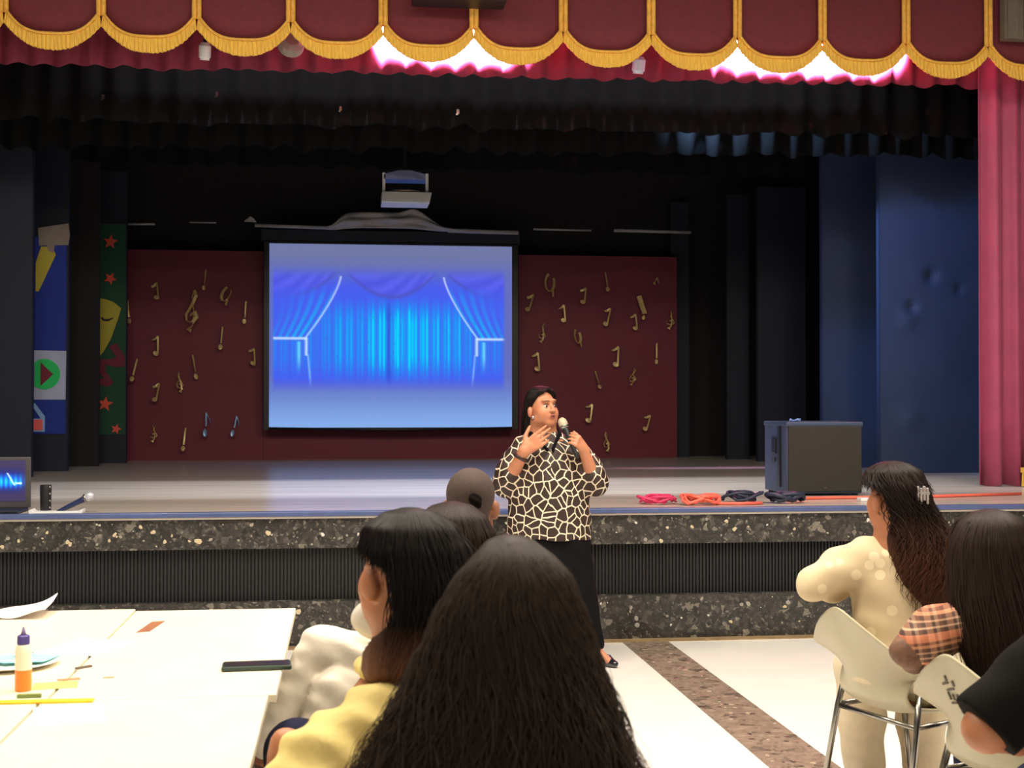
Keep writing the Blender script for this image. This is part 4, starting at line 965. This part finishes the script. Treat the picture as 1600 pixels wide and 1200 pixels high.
MB().ell(T((-.072, -.002, -.052)), (.006, .006, .010)).build('earring', m_micball2, sp_, smooth=True)
h_blk = hair_mat('black_hair', srgb(30, 24, 24))
hair(sp_, [(1.602, -.052, .01, .012, .012), (1.594, -.052, .012, .048, .052), (1.572, -.052, .014, .076, .084), (1.53, -.056, .018, .088, .098), (1.47, -.062, .024, .091, .101), (1.41, -.072, .032, .090, .096), (1.34, -.085, .045, .080, .080), (1.27, -.09, .055, .068, .06)], h_blk, face=(R(-55), [(1.58, 0), (1.566, .25), (1.545, .75), (1.50, 1.08), (1.46, 1.35), (1.42, 1.6), (1.36, 1.75), (1.30, 1.6)]), hairline=1.58, n=1300, width=.0016, wave=(.0012, 20), ends=.05, seed=3, out=(-.004, .003), fly=.0, tuck=.60, hug=.05)
hm = Vector((-.36, .30, .88)).normalized()
pm = microphone('microphone', (0, 0, 0), hm.to_track_quat('Z', 'Y').to_matrix(), 'black handheld microphone held to the mouth by the standing person', m_micball, m_blackp)
pm.matrix_world = Matrix.Translation((1.191, 7.671, 0)) @ Matrix.Rotation(VR, 4, 'Z') @ Matrix.Translation((.078, -.150, 1.360)) @ hm.to_track_quat('Z', 'Y').to_matrix().to_4x4()

# ---- bald-shaven head and white crossed trousers
mn = person((.417, 4.385), 'person with close cropped hair and a dark knot, in white trousers, seated behind the others')
s = SDF(); HM = rotz(178); T = head_prims(s, (0, 0, 1.170), HM, 1.02)
s.cone((0, .0, 1.05), (0, .0, .92), .06, .10, .05).loft([(.5, 0, 0, .14, .12), (.7, 0, 0, .15, .11), (.9, 0, 0, .15, .1), (.98, 0, 0, .08, .07)], .05)
s.chain([(-.02, -.17, .93), (-.02, -.24, .70), (-.10, -.14, .60)], [.045, .04, .028]); hand_prims(s, (-.10, -.14, .60), (-.6, .8, 0), (0, 0, -1), 1)
s.chain([(.02, .17, .93), (-.0, .24, .70), (-.10, .12, .64)], [.045, .04, .028]); hand_prims(s, (-.10, .12, .64), (-.6, -.8, 0), (0, 0, -1), -1)
s.chain([(-.06, -.02, .55), (-.49, -.03, .70), (-.66, -.06, .36)], [.07, .05, .035], .03).cone((-.66, -.06, .34), (-.80, -.08, .30), .034, .024)
s.chain([(-.06, .02, .48), (-.43, -.078, .588), (-.50, -.06, .42), (-.57, .04, .08)], [.06, .045, .042, .034], .02).cone((-.565, .04, .06), (-.74, .06, .035), .034, .024)
s.build('body', sk_c, mn, .009)
SDF().ell((0, -.018, 1.205), (.080, .100, .085), .01).ell((0, -.055, 1.14), (.062, .055, .075), .02).build('cropped_hair', M_('cropped_hair', srgb(66, 50, 44), .8, vary=.15, scale=120, bump=.3, bscale=400), mn, .008, clip=[(0, .75, -.66, -.66*1.165+.02)])
SDF().ell((.022, -.122, 1.185), (.020, .016, .022), .01).ell((.012, -.12, 1.20), (.014, .012, .014), .01).build('hair_knot', M_('knot_hair', srgb(18, 13, 13), .9, spec=.05), mn, .004, noise=(.002, 120, 1))
SDF().loft([(.47, 0, 0, .17, .14), (.7, 0, 0, .185, .14), (.88, 0, 0, .18, .13), (.97, 0, 0, .10, .09)], .04).chain([(-.02, -.16, .92), (-.02, -.23, .73)], [.07, .06]).chain([(.02, .16, .92), (.0, .23, .73)], [.07, .06]).build('shirt', fabric('grey_shirt', (120, 120, 128)), mn, .012)
t_ = SDF().chain([(-.02, -.03, .54), (-.25, -.04, .670), (-.485, -.04, .712)], [.12, .080, .066], .012).chain([(-.485, -.04, .712), (-.575, -.05, .56), (-.655, -.06, .40)], [.066, .060, .050], .012)
t_.chain([(-.02, .02, .48), (-.43, -.08, .590), (-.50, -.06, .42), (-.57, .04, .12)], [.11, .072, .066, .052], .006)
t_.build('trousers', m_trwhite, mn, .008, noise=(.004, 46, 2.1))
for a, b_ in (((-.67, -.06, .33), (-.82, -.08, .29)), ((-.57, .04, .045), (-.76, .06, .035))): SDF().cone(a, b_, .04, .03).build('shoe', m_shoe2, mn, .009)

# ---- head between: dark brown hair, navy trousers
p3 = person((.301, 3.590), 'person with dark brown gathered hair seated between the cropped head and the yellow shirt')
s = SDF(); HM = rotz(-175); T = head_prims(s, (0, 0, 1.115), HM, 1.0)
s.cone((0, 0, 1.0), (0, 0, .87), .055, .09, .05).loft([(.45, 0, 0, .15, .12), (.7, 0, 0, .13, .1), (.87, 0, 0, .15, .09), (.94, 0, 0, .08, .06)], .05)
s.chain([(-.15, -.02, .88), (-.20, .05, .66), (-.15, .22, .60)], [.042, .036, .026]); hand_prims(s, (-.15, .22, .60), (.2, 1, 0), (0, 0, -1), 1)
s.chain([(.15, 0, .88), (.20, .05, .66), (.12, .22, .60)], [.042, .036, .026]); hand_prims(s, (.12, .22, .60), (-.2, 1, 0), (0, 0, -1), -1)
s.chain([(-.04, -.05, .50), (-.42, -.02, .57), (-.45, .02, .08)], [.07, .05, .035]).chain([(-.02, .08, .50), (-.36, .12, .52), (-.38, .14, .08)], [.07, .05, .035])
for x, y in ((-.45, .02), (-.38, .14)): s.cone((x, y, .06), (x-.14, y+.03, .035), .032, .024)
s.build('body', sk_b, p3, .010)
SDF().loft([(.44, 0, 0, .17, .14), (.68, 0, 0, .155, .12), (.86, 0, 0, .175, .11), (.93, 0, 0, .10, .08)], .04).chain([(-.15, -.01, .87), (-.20, .05, .68)], [.065, .055]).chain([(.15, 0, .87), (.20, .05, .68)], [.065, .055]).build('top', fabric('dark_top', (44, 42, 52)), p3, .012)
SDF().chain([(-.03, -.05, .50), (-.42, -.02, .575), (-.45, .02, .12)], [.12, .082, .06], .03).chain([(-.02, .08, .48), (-.36, .12, .52), (-.38, .14, .12)], [.12, .08, .06], .03).build('trousers', m_trnavy, p3, .012)
for x, y in ((-.46, .02), (-.39, .14)): SDF().cone((x, y, .045), (x-.15, y+.03, .035), .038, .03).build('shoe', m_shoe2, p3, .01)
h_dk = hair_mat('dark_brown_hair', srgb(46, 34, 31))
hair(p3, [(1.238, -.01, -.01, .012, .012), (1.228, -.01, -.01, .05, .055), (1.20, -.008, -.012, .084, .10), (1.15, 0, -.016, .098, .116), (1.08, .0, -.018, .10, .112), (1.0, .0, -.03, .085, .085), (.92, .0, -.05, .07, .05)], h_dk, face=(R(90), [(1.19, 0), (1.17, .75), (1.0, .75)]), hairline=1.19, n=900, width=.0016, wave=(.003, 24), seed=5, fly=.05)

# ---- yellow shirt
yw = person((.128, 2.806), 'person in a pale yellow shirt with a white mask under the chin, at the table')
s = SDF(); HM = rotz(-146); HC = Vector((-.006, .0, 1.148)); T = head_prims(s, HC, HM, 1.03)
s.cone((.0, .0, 1.05), (.01, .0, .93), .055, .085, .05).loft([(.45, .07, -.04, .14, .13), (.62, .05, -.03, .13, .12), (.80, .01, .0, .13, .12), (.91, .005, 0, .11, .11), (.955, .005, 0, .06, .06)], .05)
s.chain([(-.04, -.09, .855), (-.235, -.19, .715), (-.24, -.02, .63)], [.045, .04, .028]); hand_prims(s, (-.24, -.02, .63), (-.2, 1, -.1), (0, 0, -1), 1)
s.chain([(.08, .11, .87), (-.10, .17, .735), (-.265, .09, .77)], [.045, .038, .027]); hand_prims(s, (-.265, .09, .77), (-.45, .1, -1), (.8, .2, -.4), -1, (.2, .2, .25, .3))
for dy in (-.08, .09):
    s.chain([(.03, dy, .50), (-.33, dy+.26, .52), (-.36, dy+.30, .08)], [.07, .05, .035]).cone((-.36, dy+.30, .06), (-.50, dy+.40, .035), .032, .024)
s.build('body', sk_b, yw, .0075)
face_bits(T, HM, yw, 1.03, m_lip, m_brow)
sh = SDF().loft([(.44, .07, -.04, .175, .17), (.60, .05, -.03, .165, .16), (.78, .02, -.01, .155, .152), (.87, .015, -.01, .142, .142), (.925, .01, .0, .095, .095), (.965, .0, .0, .07, .065)], .05)
sh.chain([(-.05, -.10, .875), (-.145, -.15, .80), (-.245, -.185, .715)], [.070, .070, .062], .04).chain([(-.245, -.185, .715), (-.245, -.08, .66)], [.06, .045], .03)
sh.chain([(.09, .12, .885), (-.10, .17, .735)], [.075, .06], .04).chain([(-.10, .17, .735), (-.20, .125, .762)], [.058, .045], .03)
sh.chain([(-.02, .02, .91), (-.075, .05, .80), (-.13, .06, .64)], [.04, .07, .09], .05)
sh.build('shirt', M_('yellow_shirt', srgb(226, 206, 136), .7, vary=.06, scale=10, bump=.8, bscale=13, spec=.2), yw, .009, noise=(.009, 38, 2.7), smooth_it=2)
clr = SDF().chain([(-.07, -.05, .955), (-.085, .0, .955), (-.05, .06, .945), (.02, .075, .96)], [.016]*4, .02).chain([(-.07, -.05, .955), (.0, -.08, .965), (.07, -.04, .97)], [.016]*3, .02)
clr.build('collar', M_('yellow_collar', srgb(232, 214, 140), .7), yw, .007)
tq = SDF()
for dy in (-.08, .09): tq.chain([(.05, dy-.01, .49), (-.33, dy+.26, .52), (-.36, dy+.30, .12)], [.13, .085, .06], .03)
tq.build('trousers', m_trnavy, yw, .012)
for dy in (-.08, .09): SDF().cone((-.36, dy+.30, .045), (-.51, dy+.41, .035), .038, .03).build('shoe', m_shoe2, yw, .01)
mkd = SDF().ell(T((.006, -.078, -.100)), (.066, .046, .044), .02, HM).ell(T((0, -.05, -.118)), (.055, .05, .026), .02, HM)
mkd.build('face_mask', M_('mask_white', srgb(232, 226, 214), .7, vary=.02), yw, .007)
h_jet = hair_mat('jet_hair_brown_ends', srgb(24, 19, 19), srgb(132, 90, 70), .96, 1.06)
hair(yw, [(1.283, .012, .0, .012, .012), (1.273, .012, 0, .05, .055), (1.245, .014, 0, .086, .092), (1.20, .018, 0, .103, .108), (1.13, .024, -.008, .108, .112), (1.06, .026, -.018, .105, .108), (1.00, .01, -.035, .100, .090), (.955, -.005, -.045, .088, .065), (.935, -.01, -.05, .07, .045)], h_jet, face=(R(124), [(1.20, 0), (1.19, 1.15), (1.172, 1.6), (1.158, 2.0), (1.08, 2.12), (1.05, 1.9), (1.01, 1.3), (.95, .8)]), hairline=1.20, n=2200, width=.0015, wave=(.005, 30), ends=.10, seed=9, fly=.02, tuck=.60, hug=.13)

# ---- the big dark hair in the foreground
fw = person((.288, 2.282), 'person seen from behind with long bushy dark hair, nearest to the camera')
s = SDF(); HM = rotz(180); T = head_prims(s, (-.005, .01, 1.143), HM, 1.0)
s.cone((0, .01, 1.03), (0, .0, .92), .055, .09, .05).loft([(.45, 0, 0, .16, .13), (.7, 0, 0, .14, .11), (.88, 0, 0, .16, .1), (.95, 0, 0, .08, .06)], .05)
for sx_ in (-1, 1):
    s.chain([(sx_*.13, 0, .87), (sx_*.165, .04, .66), (sx_*.13, .24, .62)], [.045, .038, .027]); hand_prims(s, (sx_*.13, .24, .62), (-sx_*.2, 1, 0), (0, 0, -1), -sx_)
    s.chain([(sx_*.09, 0, .50), (sx_*.10, .40, .50), (sx_*.10, .42, .08)], [.075, .05, .035]).cone((sx_*.10, .42, .06), (sx_*.11, .56, .035), .032, .024)
s.build('body', sk_b, fw, .010)
g_ = SDF().loft([(.44, 0, 0, .19, .15), (.68, 0, 0, .165, .13), (.85, 0, 0, .16, .115), (.93, 0, 0, .10, .08)], .04)
for sx_ in (-1, 1): g_.chain([(sx_*.125, 0, .85), (sx_*.165, .04, .68)], [.06, .055])
g_.build('top', fabric('charcoal_top', (40, 38, 40)), fw, .012)
t_ = SDF()
for sx_ in (-1, 1): t_.chain([(sx_*.08, -.02, .49), (sx_*.10, .40, .51), (sx_*.10, .42, .12)], [.13, .085, .06], .03)
t_.build('trousers', m_trnavy, fw, .012)
for sx_ in (-1, 1): SDF().cone((sx_*.10, .42, .045), (sx_*.11, .57, .035), .038, .03).build('shoe', m_shoe2, fw, .01)
h_fr = hair_mat('bushy_dark_hair', srgb(50, 40, 34))
hair(fw, [(1.275, -.005, .0, .012, .012), (1.266, -.003, .0, .034, .05), (1.24, .002, .0, .062, .085), (1.205, .003, 0, .093, .105), (1.15, -.002, -.003, .117, .118), (1.095, -.004, -.005, .133, .122), (1.04, -.008, -.01, .150, .124), (.985, -.014, -.02, .170, .125), (.93, -.02, -.03, .190, .125), (.876, -.024, -.04, .208, .122), (.80, -.024, -.05, .222, .115), (.72, -.02, -.055, .22, .10)],
     h_fr, face=(R(90), [(1.21, 0), (1.18, .9), (.9, .9)]), hairline=1.21, n=5200, width=.0011, wave=(.009, 38), ends=.07, seed=12, out=(-.012, .016), fly=.3, seg=26, core=.93)

# ---- cream outfit on the right
ww = person((1.930, 4.545), 'person in a cream outfit with long brown wavy hair and a grey hair clip')
s = SDF(); HM = rotz(-158); T = head_prims(s, (.0, .0, 1.170), HM, 1.0)
s.cone((0, 0, 1.06), (.02, .0, .96), .055, .09, .05).loft([(.46, .05, .02, .15, .13), (.66, .01, .0, .115, .1), (.85, .03, 0, .14, .1), (.95, .03, 0, .14, .09), (1.02, .02, 0, .07, .06)], .05)
s.chain([(-.12, 0, .965), (-.285, -.01, .862), (-.12, .16, .835)], [.045, .042, .028]); hand_prims(s, (-.12, .16, .835), (1, .5, 0), (0, .2, -1), 1)
s.chain([(.18, 0, .955), (.24, .08, .72), (.14, .26, .66)], [.045, .04, .028]); hand_prims(s, (.14, .26, .66), (-.3, 1, 0), (0, 0, -1), -1)
for hx, kx in ((.03, -.025), (.16, .20)):
    s.chain([(hx+.02, .04, .52), (kx, .36, .50), (kx+.01, .36, .08)], [.075, .05, .034]).cone((kx+.01, .36, .06), (kx+.0, .50, .035), .032, .024)
s.build('body', sk_b, ww, .009)
m_creamknit, nt_, bs0 = nodes('cream_knit')
vo_ = nt_.nodes.new('ShaderNodeTexVoronoi'); vo_.inputs['Scale'].default_value = 13; tc_ = nt_.nodes.new('ShaderNodeTexCoord'); nt_.links.new(tc_.outputs['Object'], vo_.inputs['Vector'])
rp_ = nt_.nodes.new('ShaderNodeValToRGB'); rp_.color_ramp.elements[0].position = .22; rp_.color_ramp.elements[0].color = (*srgb(236, 220, 186), 1); rp_.color_ramp.elements[1].position = .26; rp_.color_ramp.elements[1].color = (*srgb(214, 196, 162), 1)
nt_.links.new(vo_.outputs['Distance'], rp_.inputs[0]); nt_.links.new(rp_.outputs[0], bs0.inputs['Base Color']); bs0.inputs['Roughness'].default_value = .8; bs0.inputs['Specular IOR Level'].default_value = .15
k_ = SDF().loft([(.60, .0, .0, .142, .13), (.70, .0, .0, .142, .125), (.80, .01, 0, .158, .125), (.90, .02, 0, .170, .12), (.98, .02, 0, .135, .10), (1.03, .015, 0, .065, .06)], .05)
k_.chain([(-.10, 0, .955), (-.19, -.005, .915), (-.285, -.01, .865)], [.074, .066, .056], .04).chain([(-.285, -.01, .865), (-.20, .06, .845), (-.13, .15, .838)], [.056, .052, .042], .03)
k_.chain([(.16, 0, .945), (.24, .08, .72), (.16, .22, .67)], [.07, .06, .045], .04)
ko = k_.build('knit_top', m_creamknit, ww, .009, noise=(.004, 28, .7), smooth_it=2)
t_ = SDF().ell((.085, .04, .54), (.17, .19, .11), .04).loft([(.52, .02, .01, .165, .15), (.64, .0, .0, .138, .125)], .05)
for hx, kx in ((.03, -.025), (.16, .20)): t_.chain([(hx+.02, .06, .53), (kx, .36, .505), (kx+.005, .365, .30), (kx+.01, .36, .14)], [.12, .095, .088, .078], .03)
t_.build('trousers', m_trcream, ww, .010, noise=(.004, 22, 1.1))
for kx in (-.025, .20): SDF().cone((kx+.01, .36, .045), (kx, .52, .035), .038, .03).build('shoe', m_shoe2, ww, .01)
h_br = hair_mat('brown_wavy_hair', srgb(40, 30, 28), srgb(96, 60, 44), .92, 1.12)
hair(ww, [(1.296, .0, .0, .012, .012), (1.288, .0, .0, .045, .05), (1.262, .0, -.006, .082, .095), (1.21, .004, -.012, .098, .114), (1.15, .014, -.018, .100, .112), (1.10, .035, -.03, .105, .098), (1.02, .058, -.055, .120, .085), (.95, .072, -.075, .128, .070), (.89, .080, -.085, .125, .055), (.83, .088, -.09, .10, .04), (.79, .092, -.09, .07, .028)], h_br, face=(R(112), [(1.215, 0), (1.205, 1.2), (1.19, 1.65), (1.175, 2.0), (1.11, 2.0), (1.05, 1.5), (.95, 1.2)]), hairline=1.215, n=2000, width=.0017, wave=(.016, 34), ends=.14, seed=15, hug=.12, fly=.06, core=.9, out=(-.012, .010))
cp = MB(); 
for k in range(4): cp.box(.045+.011*k, .053+.011*k, -.134, -.117, 1.165-.012*(k % 2), 1.215-.006*(k % 2))
cp.box(.042, .090, -.132, -.119, 1.185, 1.196); cp.build('hair_clip', M_('grey_clip_plastic', srgb(168, 160, 160), .35), ww, bevel=.003)

# ---- plaid shirt
def plaid():
    m, nt, b = nodes('plaid'); N = nt.nodes; L = nt.links
    tc = N.new('ShaderNodeTexCoord'); mp = N.new('ShaderNodeMapping'); mp.inputs['Rotation'].default_value = (0, .18, .2); L.new(tc.outputs['Object'], mp.inputs[0])
    sx = N.new('ShaderNodeSeparateXYZ'); L.new(mp.outputs[0], sx.inputs[0])
    def bands(o, per, stops):
        a = N.new('ShaderNodeMath'); a.operation = 'MULTIPLY'; a.inputs[1].default_value = 1/per; L.new(o, a.inputs[0])
        f = N.new('ShaderNodeMath'); f.operation = 'FRACT'; L.new(a.outputs[0], f.inputs[0])
        r = N.new('ShaderNodeValToRGB'); r.color_ramp.interpolation = 'CONSTANT'; el = r.color_ramp.elements
        while len(el) > 1: el.remove(el[0])
        el[0].position = 0; el[0].color = (*srgb(*stops[0][1]), 1)
        for p, c in stops[1:]: el.new(p).color = (*srgb(*c), 1)
        L.new(f.outputs[0], r.inputs[0]); return r.outputs[0]
    h = bands(sx.outputs[2], .085, [(0, (214, 130, 96)), (.26, (60, 44, 40)), (.40, (206, 170, 140)), (.46, (70, 52, 46)), (.60, (200, 160, 130)), (.66, (84, 56, 46)), (.80, (216, 150, 112)), (.9, (120, 70, 52))])
    v = bands(sx.outputs[0], .06, [(0, (208, 150, 118)), (.3, (84, 60, 52)), (.45, (205, 165, 136)), (.62, (150, 96, 74)), (.8, (96, 66, 56))])
    mx = N.new('ShaderNodeMix'); mx.data_type = 'RGBA'; mx.inputs[0].default_value = .33; L.new(h, mx.inputs[6]); L.new(v, mx.inputs[7]); L.new(mx.outputs[2], b.inputs['Base Color'])
    b.inputs['Roughness'].default_value = .8
    return m
pw = person((1.888, 3.692), 'person in an orange and brown plaid shirt with long dark hair, on the stamped chair')
s = SDF(); HM = rotz(-172); T = head_prims(s, (-.02, .02, 1.064), HM, 1.0)
s.cone((-.01, .02, .95), (.0, .02, .85), .055, .09, .05).loft([(.48, .13, .03, .13, .12), (.64, .10, .02, .11, .1), (.80, .04, 0, .12, .1), (.88, 0, 0, .12, .08), (.92, 0, 0, .07, .06)], .05)
s.chain([(-.13, 0, .86), (-.265, -.01, .79), (-.17, .17, .72)], [.042, .038, .027]); hand_prims(s, (-.17, .17, .72), (.6, 1, 0), (0, 0, -1), 1)
s.chain([(.14, 0, .86), (.20, .06, .66), (.12, .24, .62)], [.042, .038, .027]); hand_prims(s, (.12, .24, .62), (-.3, 1, 0), (0, 0, -1), -1)
for sx_ in (.05, .20):
    s.chain([(sx_, .03, .50), (sx_+.02, .38, .50), (sx_+.02, .40, .08)], [.075, .05, .035]).cone((sx_+.02, .40, .06), (sx_+.02, .54, .035), .032, .024)
s.build('body', sk_b, pw, .010)
g_ = SDF().loft([(.48, .13, .03, .155, .14), (.66, .10, .02, .14, .125), (.80, .04, 0, .145, .12), (.88, 0, 0, .14, .10), (.93, 0, 0, .07, .06)], .05)
g_.chain([(-.11, 0, .86), (-.19, -.005, .835), (-.235, -.01, .81)], [.072, .068, .060], .04).chain([(.12, 0, .86), (.20, .06, .67)], [.07, .058], .04)
g_.build('plaid_shirt', plaid(), pw, .009, noise=(.004, 26, 1.9), smooth_it=2)
SDF().chain([(-.225, -.008, .813), (-.268, -.01, .787), (-.22, .08, .75), (-.18, .15, .725)], [.052, .046, .042, .036], .03).build('sheer_sleeve', M_('sheer_brown_sleeve', srgb(118, 84, 66), .7, vary=.25, scale=60), pw, .009, noise=(.003, 40, .4))
t_ = SDF()
for sx_ in (.05, .20): t_.chain([(sx_, .03, .49), (sx_+.02, .38, .51), (sx_+.02, .40, .12)], [.125, .085, .06], .03)
t_.build('trousers', m_trnavy, pw, .012)
for sx_ in (.05, .20): SDF().cone((sx_+.02, .40, .045), (sx_+.02, .55, .035), .038, .03).build('shoe', m_shoe2, pw, .01)
h_db = hair_mat('long_dark_hair', srgb(46, 34, 30), srgb(54, 38, 32), .7, .95)
hair(pw, [(1.192, -.015, .02, .012, .012), (1.183, -.015, .02, .048, .052), (1.155, -.016, .018, .086, .092), (1.10, -.018, .015, .108, .112), (1.04, -.018, .01, .116, .118), (.95, -.010, -.01, .125, .115), (.88, -.004, -.035, .126, .105), (.80, .004, -.055, .122, .09), (.73, .012, -.065, .105, .07), (.68, .02, -.07, .08, .05)], h_db, face=(R(98), [(1.12, 0), (1.10, 1.0), (.9, .9)]), hairline=1.12, n=1900, width=.0017, wave=(.004, 22), ends=.10, seed=21, fly=.04, core=.93)

# ---- black sleeve at the right edge
bk = person((1.779, 2.800), 'person at the right edge of whom only a black sleeve and bent elbow show')
s = SDF(); HM = rotz(180); T = head_prims(s, (.02, .0, 1.215), HM, 1.0)
s.cone((.02, 0, 1.10), (.02, 0, .98), .055, .09, .05).loft([(.46, .02, 0, .16, .13), (.7, .02, 0, .15, .11), (.95, .02, 0, .16, .1), (1.02, .02, 0, .12, .08), (1.06, .02, 0, .07, .06)], .05)
s.chain([(-.13, .0, .99), (-.370, -.03, .782), (-.22, .18, .70)], [.05, .049, .03], .02); hand_prims(s, (-.22, .18, .70), (.6, 1, 0), (0, 0, -1), 1)
s.chain([(.18, 0, .99), (.25, .05, .74), (.16, .26, .66)], [.05, .044, .03], .02); hand_prims(s, (.16, .26, .66), (-.3, 1, 0), (0, 0, -1), -1)
for sx_ in (-.08, .11):
    s.chain([(sx_, .03, .50), (sx_+.01, .40, .50), (sx_+.01, .42, .08)], [.075, .05, .035]).cone((sx_+.01, .42, .06), (sx_+.01, .56, .035), .032, .024)
s.build('body', sk_b, bk, .009)
bs_ = SDF().loft([(.46, .02, 0, .19, .15), (.7, .02, 0, .175, .135), (.95, .02, 0, .185, .12), (1.02, .02, 0, .14, .095), (1.07, .02, 0, .07, .065)], .05)
bs_.chain([(-.13, .0, 1.0), (-.38, -.03, .775)], [.09, .082], .04).chain([(.18, 0, .985), (.24, .04, .80)], [.08, .07], .04)
d_ = Vector((-.215, -.03, -.20)).normalized()
bs_.build('black_top', fabric('black_top', (15, 14, 14), .9, .1), bk, .009, clip=[(d_.x, d_.y, d_.z, d_.dot(Vector((-.372, -.028, .784))))], noise=(.003, 22, .2))
t_ = SDF()
for sx_ in (-.08, .11): t_.chain([(sx_, .02, .49), (sx_+.01, .40, .51), (sx_+.01, .42, .12)], [.13, .085, .06], .03)
t_.build('trousers', m_trnavy, bk, .012)
for sx_ in (-.08, .11): SDF().cone((sx_+.01, .42, .045), (sx_+.01, .57, .035), .038, .03).build('shoe', m_shoe2, bk, .01)
hair(bk, [(1.345, .02, .0, .012, .012), (1.335, .02, 0, .05, .055), (1.305, .02, -.012, .085, .10), (1.25, .02, -.018, .099, .116), (1.18, .02, -.018, .10, .114), (1.12, .02, -.015, .085, .09), (1.07, .02, -.02, .07, .07)], h_blk, face=(R(90), [(1.28, 0), (1.26, 1.2), (1.1, 1.3)]), hairline=1.28, n=600, width=.0017, wave=(.003, 24), seed=25, fly=0)
